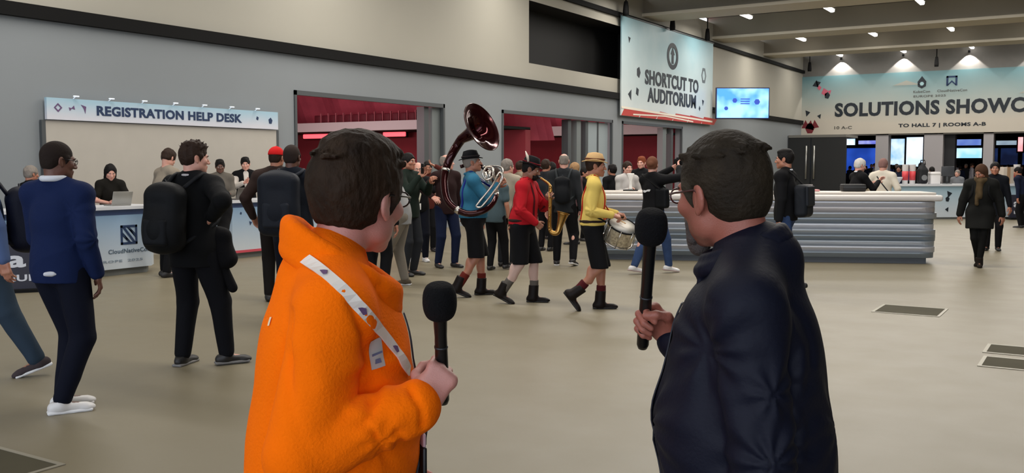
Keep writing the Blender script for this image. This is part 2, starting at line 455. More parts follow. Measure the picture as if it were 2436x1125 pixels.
def head_prims(g, ears=True):
    hs = g.hs; H = g.Hp; R = g.HR; e = lambda r, f, z, a, b, c, k=.015, RR=None: ell(H(r, f, z), A3(a, b, c)*hs, R if RR is None else RR, k=k)
    pr = [e(0, -.012, .028, .074, .096, .088), e(0, .03, -.02, .063, .066, .088, .03), e(0, .052, -.078, .040, .040, .032, .03), e(0, .083, -.098, .019, .018, .018, .02),
          e(-.048, .015, -.065, .018, .03, .024, .03), e(.048, .015, -.065, .018, .03, .024, .03),
          e(-.042, .068, -.022, .022, .022, .02, .02), e(.042, .068, -.022, .022, .022, .02, .02),
          cap(H(-.034, .086, .02), H(.034, .086, .02), .011*hs, k=.016),
          sub(e(-.031, .103, .004, .017, .016, .012, .01)), sub(e(.031, .103, .004, .017, .016, .012, .01)),
          cap(H(0, .093, .012), H(0, .116, -.028), .0075*hs, .0125*hs, k=.012), e(-.013, .104, -.033, .0085, .012, .008, .008), e(.013, .104, -.033, .0085, .012, .008, .008),
          cap(H(-.021, .088, -.06), H(0, .1, -.058), .0055*hs, .0078*hs, k=.006), cap(H(.021, .088, -.06), H(0, .1, -.058), .0055*hs, .0078*hs, k=.006),
          cap(H(-.016, .089, -.072), H(0, .096, -.073), .006*hs, .0085*hs, k=.007), cap(H(.016, .089, -.072), H(0, .096, -.073), .006*hs, .0085*hs, k=.007),
          cap(H(0, -.028, -.04), g.N-g.cu*.02*g.s, .056*hs, .060*g.s, k=.02)]
    if ears:
        for sg in (-1, 1):
            RR = np.array([rotv(g.hr, g.hu, sg*18), rotv(g.hf, g.hu, sg*18), g.hu])
            pr += [ell(H(sg*.079, -.008, -.004), A3(.008, .019, .031)*hs, RR, k=.008), ell(H(sg*.077, .002, -.03), A3(.006, .010, .013)*hs, RR, k=.006),
                   sub(ell(H(sg*.089, .0, .0), A3(.008, .010, .018)*hs, RR, k=.005))]
    return pr
def torso_prims(g, i=0.0, k=.05, arms_to=None):
    s, w, dp = g.s, g.wd, g.dp; P, C = g.P, g.C
    def E(c, r, R, kk=k): return ell(c, A3(*r)*s+i, R, k=kk)
    b = g.belly
    pr = [E(P-g.up*.0*s, (.165*w, .112*dp+b*.3, .12), g.PR), E(P+(g.cu*.5+g.up*.5)*.14*s+g.cf*b*.7*s, (.148*w+b*.4, .100*dp+b*.6, .15), g.CR),
          E(C-g.cu*.02*s+g.cf*.005, (.163*w, .118*dp, .19), g.CR), cap(g.S['l'], g.S['r'], .062*s+i, n=None, k=.05),
          cap(g.S['l']+g.cu*.01*s, g.N+g.cu*.015*s-g.cr*.02, .048*s+i, .05*s+i, k=.04), cap(g.S['r']+g.cu*.01*s, g.N+g.cu*.015*s+g.cr*.02, .048*s+i, .05*s+i, k=.04)]
    return pr
def limb(a, b, r1, r2, k=.025): return cap(a, b, r1, r2, k=k)
def body_prims(g):
    s = g.s; pr = torso_prims(g)
    pr.append(cap(g.N-g.cu*.05*s, g.Hp(0, -.025, -.05), .058*s, .054*s, k=.03))
    for q in 'lr':
        pr += [limb(g.S[q], g.E[q], .050*s, .038*s), limb(g.E[q], g.Wr[q], .040*s, .0265*s, .012)]
        pr += [limb(g.Hj[q], g.K[q], .084*s*g.wd, .049*s, .012), limb(g.K[q], g.A[q], .047*s, .035*s, .010),
               ell(g.K[q]*.68+g.A[q]*.32-g.ft[q][1]*.018*s, A3(.044, .046, .11)*s, g.PR, k=.02)]
        fr, fd, fu = g.ft[q]; a = g.A[q]
        pr += [cap(a, a-fd*.03*s-fu*.035*s, .036*s, .032*s), cap(a-fu*.04*s, a+fd*.13*s-fu*.055*s, .036*s, .026*s, k=.02)]
    return pr
def shoe_prims(g, q, boot=0.0, i=.008):
    s = g.s; i += .012 if boot else 0; fr, fd, fu = g.ft[q]; a = g.A[q]; R = np.array([fr, fd, fu])
    pr = [ell(a-fd*.035*s-fu*.048*s, A3(.038, .05, .042)*s+i*.5, R, k=.02), cap(a+fd*.02*s-fu*.05*s, a+fd*.135*s-fu*.060*s, .040*s, .030*s, k=.03),
          ell(a+fd*.145*s-fu*.062*s, A3(.042, .055, .028)*s, R, k=.02), cap(a+fu*(.01+boot)*s, a-fd*.01-fu*.03*s, .040*s+i, .042*s+i, k=.02)]
    if boot: pr.append(cut(a+fu*(boot+.0)*s, fu))
    else: pr.append(cut(a+fu*.005*s, nrm(fu-fd*.25)))
    pr.append(cut(a-fu*.078*s, -fu))
    return pr
def sole_prims(g, q):
    s = g.s; fr, fd, fu = g.ft[q]; a = g.A[q]; R = np.array([fr, fd, fu])
    return [rbx(a+fd*.045*s-fu*.075*s, A3(.043, .135, .011)*s, R, .009*s, k=.01), sub(ell(a+fd*.04-fu*.075*s+fr*.075*s, A3(.032, .06, .05)*s, R), .01)]
EYE = {}
def eye_mesh():
    if 'm' in EYE: return EYE['m']
    import bmesh
    bm = bmesh.new(); bmesh.ops.create_uvsphere(bm, u_segments=16, v_segments=12, radius=1)
    for v in bm.verts: v.co = Vector((v.co.x, v.co.z, -v.co.y))     # pole looks along +Y
    bm.normal_update()
    me = bpy.data.meshes.new('eye')
    for f in bm.faces:
        f.smooth = True; y = f.calc_center_median().y; f.material_index = 2 if y > .97 else (1 if y > .82 else 0)
    bm.to_mesh(me); bm.free()
    for m in (mat('eye_white', (225, 220, 215), .25), mat('eye_iris', (70, 55, 40), .2), mat('eye_pupil', (8, 8, 8), .15)): me.materials.append(m)
    EYE['m'] = me; return me
def mrot(R): return Matrix([[R[0][0], R[1][0], R[2][0]], [R[0][1], R[1][1], R[2][1]], [R[0][2], R[1][2], R[2][2]]]).to_4x4()
def hair_prims(g, style, t=.012):
    H, R, hs = g.Hp, g.HR, g.hs; e = lambda r, f, z, a, b, c, k=.012: ell(H(r, f, z), A3(a, b, c)*hs, R, k=k)
    pr = [e(0, -.014, .032, .074+t, .096+t, .088+t*1.25), e(0, -.05, -.02, .062+t*.6, .05+t*.5, .06, .02)]
    if style in ('short', 'thick', 'crop'):
        pr += [cap(H(-.060, .03, .02), H(-.064, .018, -.018), .022*hs, .012*hs, k=.01), cap(H(.060, .03, .02), H(.064, .018, -.018), .022*hs, .012*hs, k=.01)]
        if style == 'thick': pr += [e(0, .03, .095, .06, .06, .035, .02), e(0, -.02, .10, .07, .08, .035, .02), e(0, -.085, .03, .06, .035, .06, .02)]
        pr += [sub(e(0, .112, -.03, .068, .066, .092), .012), sub(e(0, .06, -.085, .075, .08, .06), .01), cut(H(0, -.075, -.062), -g.hu*.92-g.hf*.1)]
        pr += [sub(e(-.085, .002, -.018, .03, .024, .036), .01), sub(e(.085, .002, -.018, .03, .024, .036), .01)]
    elif style == 'long':
        pr += [cap(H(-.06, -.02, .02), H(-.068, .0, -.2), .035*hs, .035*hs, k=.03), cap(H(.06, -.02, .02), H(.068, .0, -.2), .035*hs, .035*hs, k=.03),
               cap(H(0, -.06, .0), H(0, -.055, -.22), .065*hs, .06*hs, k=.04), sub(e(0, .125, -.04, .058, .092, .115), .012)]
    elif style == 'bun':
        pr += [e(0, -.105, .03, .042, .042, .042, .02), sub(e(0, .105, -.03, .066, .062, .088), .012), sub(e(0, .05, -.09, .08, .075, .06), .01), cut(H(0, -.07, -.05), -g.hu),
               sub(e(-.085, .002, -.018, .03, .024, .036), .01), sub(e(.085, .002, -.018, .03, .024, .036), .01)]
    elif style == 'rim':      # balding: hair at sides and back only
        pr += [sub(e(0, .03, .11, .066, .11, .075), .02), sub(e(0, .112, -.03, .074, .07, .1), .012), sub(e(0, .06, -.085, .075, .08, .06), .01), cut(H(0, -.07, -.05), -g.hu)]
    return pr
def collar_pts(g, rx, ry, z, front=0.0, n=22, drop=0.0, oy=0.0):
    """loop round the neck, z along the chest axis above the neck base; drop lowers the front"""
    s = g.s; out = []
    for i in range(n):
        a = 2*math.pi*i/n; f = math.cos(a)
        out.append(g.N+s*(g.cr*rx*math.sin(a)+g.cf*(ry*f+oy+(front if f > .8 else 0))+g.cu*(z-drop*max(0, f))))
    return out
def ring(pts, r, k=.01, closed=True, r2=None):
    n = len(pts); return [cap(pts[i], pts[(i+1) % n], r, r2, k=k) for i in range(n if closed else n-1)]
def lanyard(g, root, m, front=.12, z=-.34, w=.011, i=.02, name='lanyard', badge=None):
    """ribbon loop: behind the neck, over both sides of the chest, meeting on the belly"""
    s = g.s; mb = MB()
    meet = g.C+g.cu*(z+.13)*s+g.cf*(front+i+.012+g.belly*.6)*s
    pts = []
    for sg in (-1, 1):
        arc = [g.N+g.cu*.035*s-g.cf*(.055+i)*s, g.N+g.cr*sg*(.055+i*.5)*s+g.cu*.03*s-g.cf*.03*s, g.N+g.cr*sg*(.082+i*.5)*s-g.cu*.005*s+g.cf*.03*s,
               g.C+g.cu*.10*s+g.cr*sg*.08*s+g.cf*(.118*g.dp+i)*s, g.C+g.cu*.0*s+g.cr*sg*.045*s+g.cf*(.128*g.dp+i)*s, meet]
        pts = arc
        P = []
        for a, b in zip(arc[:-1], arc[1:]):
            for t in (0, .25, .5, .75): P.append(a*(1-t)+b*t)
        P.append(arc[-1]); P = smooth_line(P, 3)
        mb.tube(P, w*s, 8, flat=(tuple(g.cf), .35))
    o = mb.build(name, m, root)
    if badge:
        b = MB(); M = Matrix.Translation(Vector(meet-g.cu*.075*s+g.cf*.004)) @ mrot([g.cr, g.cf, g.cu])
        b.rbox((0, 0, 0), (.038*s, .003, .055*s), .002, 2, M); b.build('badge', badge, root)
    return meet
def smooth_line(P, n=2):
    P = [np.asarray(p, float) for p in P]
    for _ in range(n):
        P = [P[0]]+[(P[i-1]+2*P[i]+P[i+1])/4 for i in range(1, len(P)-1)]+[P[-1]]
    return P
def glasses(g, root, m, r=.019):
    H = g.Hp; mb = MB()
    for sg in (-1, 1):
        c = [(sg*.032+r*1.15*math.cos(a), .112-abs(sg*.032+r*1.15*math.cos(a))*.12, .004+r*.85*math.sin(a)) for a in np.linspace(0, 2*math.pi, 17)[:-1]]
        mb.tube([H(*p) for p in c], .0019*g.hs, 6, closed=True)
        mb.tube([H(sg*.056, .104, .010), H(sg*.078, .06, .012), H(sg*.0815, .0, .012), H(sg*.081, -.022, -.008)], [.0028, .0026, .0026, .002], 6)
    mb.tube([H(-.011, .113, .008), H(0, .116, .011), H(.011, .113, .008)], .0018, 6)
    return mb.build('glasses', m, root)
def skin_parts(g, root, skin, vox, detail=True, hairc=None, tints=(), hands=True, beard=None):
    """the continuous body: trunk, limbs, head with face, hands"""
    hv = max(.0035, vox*.55); ex = [sdf_mesh(head_prims(g), hv)]
    if hands:
        for q in 'lr': ex.append(sdf_mesh(hand_prims(g, q), min(.0045, vox*.5) if vox < .012 else .006))
    T = [(g.Hp(0, .1, -.066), (.024*g.hs, .02*g.hs, .011*g.hs), (.86, .55, .52))]+list(tints)
    b = sdf_obj('body', body_prims(g), vox, skin, root, tint=T, extra=ex)
    if detail:
        for sg in (-1, 1):
            e = link('eye', eye_mesh(), root); R = mrot([g.hr, g.hf, g.hu])
            e.matrix_local = Matrix.Translation(Vector(g.Hp(sg*.031, .0815, .003))) @ R @ Matrix.Scale(.0125*g.hs, 4)
            if hairc is not None:
                mb = MB(); mb.tube([g.Hp(sg*.014, .099, .020), g.Hp(sg*.032, .098, .026), g.Hp(sg*.05, .082, .020)], [.003, .0042, .002], 6)
                mb.build('eyebrow', hairc, root)
    return b
def jacket(g, root, name, m, vox, sleeve='long', i=.016, hem=-.10, folds=.004, seed=1, arm=(.064, .054, .040), cuts=(), extra=(), fstretch=(1, 1, .5), fscale=22, skirt=None, ak=.03, tor=None, **k):
    s = g.s; pr = torso_prims(g, i)+list(tor or [])
    if not skirt:
        rr = .160*g.wd*s+i; pr.append(cap(g.P+g.cu*.06*s, g.P+g.up*(hem-.06)*s, rr, rr, n=g.fw, s=rr/(.116*g.dp*s+g.belly*.4*s+i), k=.05))
    if skirt:       # coat skirts down to the thighs
        z0 = skirt
        for q in 'lr': pr.append(cap(g.Hj[q], g.Hj[q]*(1-z0)+g.K[q]*z0, .10*s+i, .105*s+i, k=.08))
    pr.append(cut(g.P+g.up*(hem if not skirt else -.03-skirt*.42)*s, -g.up))
    for q in 'lr':
        if sleeve == 'long':
            w2 = g.E[q]+(g.Wr[q]-g.E[q])*.93
            pr += [limb(g.S[q], g.E[q], arm[0]*s+i*.5, arm[1]*s+i*.4, ak), limb(g.E[q], w2, arm[1]*s+i*.4, arm[2]*s+i*.2, .012)]
        elif sleeve == 'short':
            pr += [limb(g.S[q], g.S[q]+(g.E[q]-g.S[q])*.62, arm[0]*s+i*.5, arm[0]*s+i*.4, .03)]
    pr += list(extra)
    pr += list(cuts)
    return sdf_obj(name, pr, vox, m, root, folds=folds, seed=seed, fstretch=fstretch, fscale=fscale, **k)
def trousers(g, root, m, vox, name='trousers', shorts=False, i=.012, folds=.004, seed=3, wide=1.0, **k):
    s = g.s; b = g.belly
    pr = [ell(g.P+g.up*.0, A3(.168*g.wd, .115*g.dp+b*.3, .13)*s+i, g.PR, k=.04)]
    for q in 'lr':
        if shorts:
            e = g.Hj[q]+(g.K[q]-g.Hj[q])*1.02
            pr += [cap(g.Hj[q], e, .094*s*g.wd+i, .084*s*wide, k=.015), cut(e, nrm(nrm(g.K[q]-g.Hj[q])-g.up*.6)) if False else cap(g.Hj[q], e, .09*s, .09*s, k=.01)]
        else:
            e = g.K[q]+(g.A[q]-g.K[q])*.97
            pr += [cap(g.Hj[q], g.K[q], .098*s*g.wd+i*.6, .072*s*wide+i*.3, k=.03), cap(g.K[q], e, .072*s*wide+i*.3, .056*s*wide, k=.015)]
    if shorts: pr.append(cut((g.K['l']+g.K['r'])/2-g.up*.01*s, -g.up))
    pr.append(cut(g.P+g.up*.10*s, g.up))
    return sdf_obj(name, pr, vox, m, root, folds=folds, seed=seed, fstretch=(1, 1, .4), fscale=16, **k)
def shoes(g, root, m, vox, sole=None, boot=0.0, name='shoe', hands=None):
    for q in 'lr':
        o = sdf_obj(name, shoe_prims(g, q, boot), vox, m, root)
        if sole is not None: sdf_obj('sole', sole_prims(g, q), vox, sole, o)
def backpack(g, label, m, m2, h=.46, w=.30, d=.16, zoff=.0, roff=0.0, group=None, i=.03, straps=True, vox=.01, name='backpack', seed=4):
    """worn on the back, a thing of its own; its straps run over the shoulders"""
    s = g.s; r = empty(name, g.loc, g.rz, label=label, cat='backpack', group=group)
    c = g.C-g.cf*(.12*g.dp+i+d*.5)*s+g.cu*(-.06+zoff)*s+g.cr*roff*s; R = g.CR
    pr = [rbx(c, A3(w/2, d/2, h/2)*s, R, min(.085, d*.48)*s), ell(c-g.cf*.03*s-g.cu*.08*s, A3(w*.46, d*.62, h*.36)*s, R, k=.05), ell(c+g.cu*h*.36*s, A3(w*.42, d*.48, h*.2)*s, R, k=.04)]
    sdf_obj('pack', pr, vox, m, r, folds=.006, seed=seed, fscale=14)
    pk = [rbx(c-g.cf*(d*.58)*s-g.cu*.10*s, A3(w*.32, d*.13, h*.2)*s, R, d*.12*s)]
    sdf_obj('front_pocket', pk, vox, m2, r)
    mb = MB(); mb.tube([c+g.cu*h*.48*s-g.cr*.03, c+g.cu*(h*.48+.05)*s, c+g.cu*h*.48*s+g.cr*.03], .008, 6); mb.build('carry_handle', m2, r)
    if straps:
        for q, sg in (('l', -1), ('r', 1)):
            x = sg*.10*s
            P = [c+g.cu*h*.42*s+g.cr*x*.8+g.cf*d*.4*s, g.N-g.cf*(.07+i*.6)*s+g.cr*sg*.115*s+g.cu*.015*s, g.N+g.cr*sg*.12*s+g.cu*(.03+i*.75)*s, g.N+g.cf*(.085+i*.5)*s+g.cr*sg*.125*s-g.cu*.04*s,
                 g.C+g.cf*(.112*g.dp+i)*s+g.cr*sg*.12*s, g.C+g.cf*.05*s+g.cr*sg*(.17*g.wd+i)*s-g.cu*.13*s, c-g.cu*h*.38*s+g.cr*x*1.1+g.cf*d*.3*s]
            Q = []
            for a, b in zip(P[:-1], P[1:]):
                for t in (0, .34, .67): Q.append(a*(1-t)+b*t)
            Q.append(P[-1]); mb = MB(); mb.tube(smooth_line(Q, 1), .018*s, 8, flat=(tuple(g.cf), .6)); mb.build('strap', m2, r)
    return r
def start(g, label, group=None, name='person'):
    return empty(name, g.loc, g.rz, label=label, cat='person', group=group)
def crowd_person(px, py, H, th, label, top, leg, hairc, skin, pose=None, D=None, style='short', vox=.016, topname='jacket', sleeve='long', hem=-.12, shoe=None, sole=None, skirt=None, group=None, folds=.005, hairt=.014, shirtcol=None, i=.016, **bd):
    g = figure(px, py, H, th, pose, D, **bd); r = start(g, label, group)
    face = abs(((th+(pose or {}).get('head', (0,))[0]) + 180) % 360-180) > 55
    skin_parts(g, r, skin, vox, detail=face, hairc=hairc)
    jacket(g, r, topname, top, vox, sleeve, i=i, hem=hem, seed=int(px) % 97, folds=folds, skirt=skirt)
    trousers(g, r, leg, vox, seed=int(px) % 89+1)
    shoes(g, r, shoe or mat('dark_shoe_leather', (28, 26, 26), .5), .010, sole)
    if style: sdf_obj('hair', hair_prims(g, style, hairt), .008, hairc, r, folds=.006, seed=int(px) % 31, fscale=60)
    if shirtcol is not None:
        sdf_obj('collar', ring(collar_pts(g, .068, .066, .035, drop=.03), .014*g.s, .01), .007, shirtcol, r)
    return g, r
# ================================================================== the hall
def floor_mat():
    m = mat('polished_terrazzo', (120, 112, 92), .34, var=.05, vscale=.35, spec=.4)
    nt = m.node_tree; b = nt.nodes['Principled BSDF']
    tc = nt.nodes.new('ShaderNodeTexCoord'); n = nt.nodes.new('ShaderNodeTexNoise'); n.inputs['Scale'].default_value = 2.2; n.inputs['Detail'].default_value = 6
    nt.links.new(tc.outputs['Object'], n.inputs['Vector']); mr = nt.nodes.new('ShaderNodeMapRange')
    mr.inputs['To Min'].default_value = .34; mr.inputs['To Max'].default_value = .50
    nt.links.new(n.outputs['Fac'], mr.inputs['Value']); nt.links.new(mr.outputs['Result'], b.inputs['Roughness'])
    return m
M_floor = floor_mat()
M_wallu = mat('warm_grey_upper_wall', (164, 160, 148), .75, var=.025, vscale=.5, bump=.05, bscale=30)
M_wall = mat('grey_painted_wall', (129, 134, 137), .75, var=.025, vscale=.5, bump=.05, bscale=30)
M_wall2 = mat('pale_wall_panel', (178, 172, 162), .7, var=.02, vscale=.6)
M_black = mat('black_trim_metal', (13, 13, 13), .8, spec=.2)
M_fl = mat('pale_beam_flange', (186, 178, 160), .7)
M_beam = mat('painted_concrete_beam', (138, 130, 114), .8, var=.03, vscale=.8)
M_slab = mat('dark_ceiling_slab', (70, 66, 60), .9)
M_redw = mat('crimson_wall', (116, 27, 38), .8, var=.10, vscale=1.2)
M_redw2 = mat('rose_drape', (206, 92, 112), .8, var=.15, vscale=1.5)
M_white = mat('white_paint', (205, 205, 200), .6)
M_dark = mat('dark_grey_metal', (70, 74, 76), .5)
M_glow = mat('pink_lamp_glow', (255, 120, 125), .5, emit=(255, 85, 95), estr=1.6)
M_lamp = mat('lamp_tube', (255, 250, 240), .5, emit=(255, 250, 245), estr=7)
def st(name, mb, m, parent=None): return mb.build(name, m, parent, kind='structure') if parent is None else mb.build(name, m, parent)

st('floor', MB().box(-45, -12, -.2, 22, 95, 0), M_floor)
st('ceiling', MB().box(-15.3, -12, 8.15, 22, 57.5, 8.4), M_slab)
WX = -15.0; WT = .30
ops = [(15.35, 20.9), (23.75, 31.1), (31.9, 37.7)]; OT = 3.27
wl = MB()
wl.box(WX-WT, -12, OT, WX, 56, 4.13)
wu = MB().box(WX-WT, -12, 4.13, WX, 56, 4.75)
wu.box(WX-WT, -12, 4.75, WX, 25.3, 6.62); wu.box(WX-WT, 33.6, 4.75, WX, 56, 6.62)
wu.box(WX-WT, -12, 6.62, WX, 56, 7.9); st('wall_left', wu, M_wallu)
ys = [-12]+[v for o in ops for v in o]+[56]
for i in range(0, len(ys), 2): wl.box(WX-WT, ys[i], 0, WX, ys[i+1], OT)
st('wall_left', wl, M_wall)
# the black recess high in the wall
st('wall_recess', MB().box(WX-1.3, 25.2, 4.65, WX-1.0, 33.7, 6.75).box(WX-1.3, 25.2, 4.65, WX-.002, 25.302, 6.75).box(WX-1.3, 33.598, 4.65, WX-.002, 33.7, 6.75).box(WX-1.3, 25.2, 4.65, WX-.002, 33.7, 4.752).box(WX-1.3, 25.2, 6.618, WX-.002, 33.7, 6.75), mat('black_screen_recess', (14, 13, 12), .7))
st('trim_1', MB().box(WX, -12, 4.02, WX+.12, 56, 4.24), M_black)
st('trim_2', MB().box(WX-.02, -12, 6.92, WX+.12, 56, 7.08), M_black)
# frames of the openings
for i, (a, b) in enumerate(ops):
    o = st('door_%d' % (i+1), MB().box(WX-.06, a, OT-.10, WX+.03, b, OT).box(WX-.06, a, 0, WX+.03, a+.07, OT).box(WX-.06, b-.07, 0, WX+.03, b, OT), M_dark)
# pillars in the openings
def pillar(y, w, m, x=WX-.22):
    e = empty('pillar', (x, y, 0), kind='structure')
    MB().box(-.12, -w/2, 0, .12, w/2, OT-.1).build('shaft', m, e); MB().box(-.15, -w/2-.03, 0, .15, w/2+.03, .12).build('base', M_black, e)
M_col = mat('grey_steel_pillar', (112, 118, 118), .45)
pillar(20.72, .45, M_col); pillar(20.25, .20, M_dark)
pillar(28.1, .22, M_dark); pillar(28.75, .3, M_col); pillar(29.3, .12, M_dark)
pillar(36.1, .35, M_col); pillar(36.9, .2, M_dark)
M_pan = mat('pale_glass_panel', (150, 160, 164), .3)
e = empty('glass_screen', (WX-.15, 30.2, 0), label='pale grey glass wall panel between the second and third red openings', cat='panel')
for k, (a, b) in enumerate(((-.75, -.05), (.05, .80))):
    MB().box(-.02, a, .05, .02, b, OT-.12).build('pane', M_pan, e)
MB().box(-.04, -.05, 0, .04, .05, OT-.1).box(-.04, -.82, 0, .04, -.75, OT-.1).build('mullion', M_dark, e)
# ------------- the red side rooms
def bay(Y0, x1, zb, zt, n, ztop=4.5):
    """white gallery front across the room, crimson wall below it, drapes and a row of seats above"""
    MB().box(x1, Y0, zb, WX-WT, Y0+.35, zt).build('gallery_front', mat('white_gallery_front', (188, 192, 192), .6), None, kind='structure')
    MB().box(x1, Y0+1.6, 0, WX-WT, Y0+1.9, zb).build('wall_back', M_redw, None, kind='structure')
    MB().box(x1, Y0+.3, zb-.02, WX-WT, Y0+1.9, zb+.06).build('ceiling_gallery', M_black, None, kind='structure')
    dr = empty('red_drapes', ((x1+WX)/2, Y0+3.2, zt), label='rose red sloping drapes above the white gallery front %s' % ('behind the first opening' if n else 'behind the second opening'), cat='drapes')
    L = (WX-WT-x1)/2; q = MB(); N = 60
    for k in range(N):
        u0, u1 = -L+2*L*k/N, -L+2*L*(k+1)/N; d0, d1 = .12*math.sin(k*1.1), .12*math.sin((k+1)*1.1)
        q.add([(u0, d0, -.6), (u1, d1, -.6), (u1, d1-1.0, ztop-zt), (u0, d0-1.0, ztop-zt)], [(0, 1, 2, 3)], True)
    q.build('drape', M_redw2, dr)
    return dr
bay(24.0, -34, 2.78, 3.07, 1); bay(36.5, -34, 2.95, 3.35, 0); 
MB().box(-34, 41.9, 0, WX-WT, 42.2, 4.5).build('wall_back', mat('deep_crimson_wall', (120, 26, 32), .8, var=.08), None, kind='structure')
MB().box(-34.3, 8, 0, -34, 44, 4.5).box(-34, 8, 0, WX-WT, 8.2, 4.5).build('wall_outer', M_redw, None, kind='structure')
MB().box(-34.3, 8, 4.5, WX-WT, 44, 4.62).build('ceiling_side', M_redw2, None, kind='structure')
# gallery seats
sm = mat('dark_red_seat', (92, 18, 34), .7)
sr = empty('seat_row', (-20, 24.55, 3.07), label='row of dark red seats above the white gallery front in the first opening', cat='seating')
s0 = MB().rbox((0, 0, .13), (.125, .03, .15), .03, 2).build('seat', sm, sr); d0 = MB().box(.150, -.03, -.02, .170, .03, .34).build('divider', mat('pink_divider', (196, 120, 130), .6), s0)
for k in range(18):
    q = s0 if k == 0 else s0.copy()
    if k:
        COL.objects.link(q); d = d0.copy(); COL.objects.link(d); d.parent = q
    q.location = (-2.9+k*.335, 0, 0)
# pink lamps under the galleries, seen through the openings
def glow(px0, px1, py, Y, h, lab):
    a, b = on_y(px0, py, Y), on_y(px1, py, Y)
    e = empty('gallery_lamp', ((a[0]+b[0])/2, Y, a[2]), label=lab, cat='lamp'); w = (b[0]-a[0])/2
    MB().rbox((0, .06, 0), (w+.04, .05, h+.03), .02, 2).build('housing', M_black, e)
    MB().rbox((0, 0, 0), (w, .04, h), .03, 3).build('diffuser', M_glow, e)
glow(722, 796, 325, 25.2, .075, 'long pink glowing lamp at the left end of the first opening')
glow(912, 965, 320, 25.2, .075, 'short pink glowing lamp in the middle of the first opening')
glow(1194, 1226, 317, 37.6, .10, 'pink glowing lamp just right of the white pillar')
glow(1352, 1368, 312, 37.6, .14, 'small red lamp left of the grey pillars of the second opening')
glow(1384, 1397, 314, 37.6, .16, 'small red lamp between the grey pillars of the second opening')
# ------------- ceiling beams
for i, y in enumerate((-3.3, 4.1, 11.5, 18.9, 26.3, 33.7, 41.2, 48.6)):
    st('ceiling_beam', MB().box(-15.3, y, 7.32, 22, y+1.3, 8.15), M_beam)
    st('ceiling_beam', MB().box(-15.3, y-.14, 7.21, 22, y+1.44, 7.32), M_fl)
# ------------- tube lights
rows = [(-4, 0), (4.7, 0), (13, 0), (21.5, 0), (30, 0), (38.5, 1), (46.9, 2), (54.6, 3)]
ordn = ['first', 'second', 'third', 'fourth', 'fifth', 'sixth', 'seventh', 'eighth']
proto = None
for (y, rn) in rows:
    for k in range(8):
        x = -12.85+3.32*k
        if rn == 0 or k > 5: continue
        if proto is None:
            r = proto = empty('tube_light', (x, y, 7.8))
            MB().rbox((0, 0, 0), (.09, 1.25, .06), .05, 3).build('tube', M_lamp, r); MB().box(-.10, -1.3, .055, .10, 1.3, .10).build('housing', M_white, r)
            MB().tube([(0, .6, .10), (0, .6, .36)], .012, 6).tube([(0, -.6, .10), (0, -.6, .36)], .012, 6).build('hanger', M_black, r)
        else:
            r = proto.copy(); COL.objects.link(r); r.location = (x, y, 7.8)
            for c in proto.children: d = c.copy(); COL.objects.link(d); d.parent = r
        if rn: lab = 'white tube ceiling light, %s from the grey wall in the %s row' % (ordn[k], ('nearest', 'middle', 'farthest')[rn-1])
        else: lab = 'white tube ceiling light above the near half of the hall'
        tag(r, lab, 'ceiling light', 'tube lights between the beams' if rn else 'tube lights of the near rows')
# ------------- far wall
FY = 56.0; M_far = mat('far_wall_grey', (128, 125, 120), .8, var=.03)
st('wall_back', MB().box(WX, FY, 3.35, 22, FY+.4, 8.15), M_far)
st('wall_right', MB().box(21.7, -12, 0, 22, 95, 8.15), M_wall)
# columns between the hall entrances
def fx(px, y=FY): return on_y(px, 380, y)[0]
for (a, b) in ((2082, 2112), (2197, 2242), (2338, 2362), (2470, 2500)):
    st('wall_pier', MB().box(fx(a), FY, 0, fx(b), FY+.8, 3.4), mat('grey_wall_pier', (160, 156, 158), .6))
# dark doors at the left end
e = empty('black_double_door', (fx(1940, 53.2), 53.2, 0), label='pair of tall black doors with two long silver pull handles', cat='door')
xm = fx(1926, 53); dk = mat('matt_black_door', (24, 25, 25), .55)
o = e.location.x
for a, b in ((WX+.05, xm-.02), (xm+.02, fx(2010, 53))):
    d = MB().box(a-o, 0, 0, b-o, .12, 3.2).build('door_leaf', dk, e)
    hx = (xm-.22 if a < xm-.5 else xm+.2)-o
    MB().tube([(hx, -.10, .95), (hx, -.10, 2.75)], .055, 8).tube([(hx, -.10, 1.1), (hx, .02, 1.1)], .03, 6).tube([(hx, -.10, 2.6), (hx, .02, 2.6)], .03, 6).build('door_handle', mat('brushed_steel', (170, 170, 165), .35, .8), d)
MB().box(WX+.05-o, -.05, 3.2, fx(2010, 53)-o, 2.8, 3.34).build('door_head', mat('door_head', (120, 118, 112), .7), e)
# hall beyond: screens and signs glowing in the dark
M_dkh = mat('dark_hall_wall', (20, 22, 34), .8)
st('wall_far_hall', MB().box(WX, 94, 0, 22, 94.3, 8), M_dkh)
st('wall_hall_side', MB().box(WX-.3, 56.4, 0, WX, 95, 8), M_dkh); st('ceiling_hall', MB().box(WX, 56.4, 7, 22, 95, 7.2), M_dkh)
def screen_mat(name, c1, c2, s, sc=1.5):
    m = bpy.data.materials.new(name); m.use_nodes = True; nt = m.node_tree; b = nt.nodes['Principled BSDF']
    n = nt.nodes.new('ShaderNodeTexNoise'); n.inputs['Scale'].default_value = sc; tc = nt.nodes.new('ShaderNodeTexCoord'); nt.links.new(tc.outputs['Object'], n.inputs['Vector'])
    r = nt.nodes.new('ShaderNodeValToRGB'); r.color_ramp.elements[0].position = .4; r.color_ramp.elements[1].position = .6
    r.color_ramp.elements[0].color = (*lin(c1), 1); r.color_ramp.elements[1].color = (*lin(c2), 1)
    nt.links.new(n.outputs['Fac'], r.inputs['Fac']); nt.links.new(r.outputs['Color'], b.inputs['Emission Color']); nt.links.new(r.outputs['Color'], b.inputs['Base Color'])
    b.inputs['Emission Strength'].default_value = s; return m
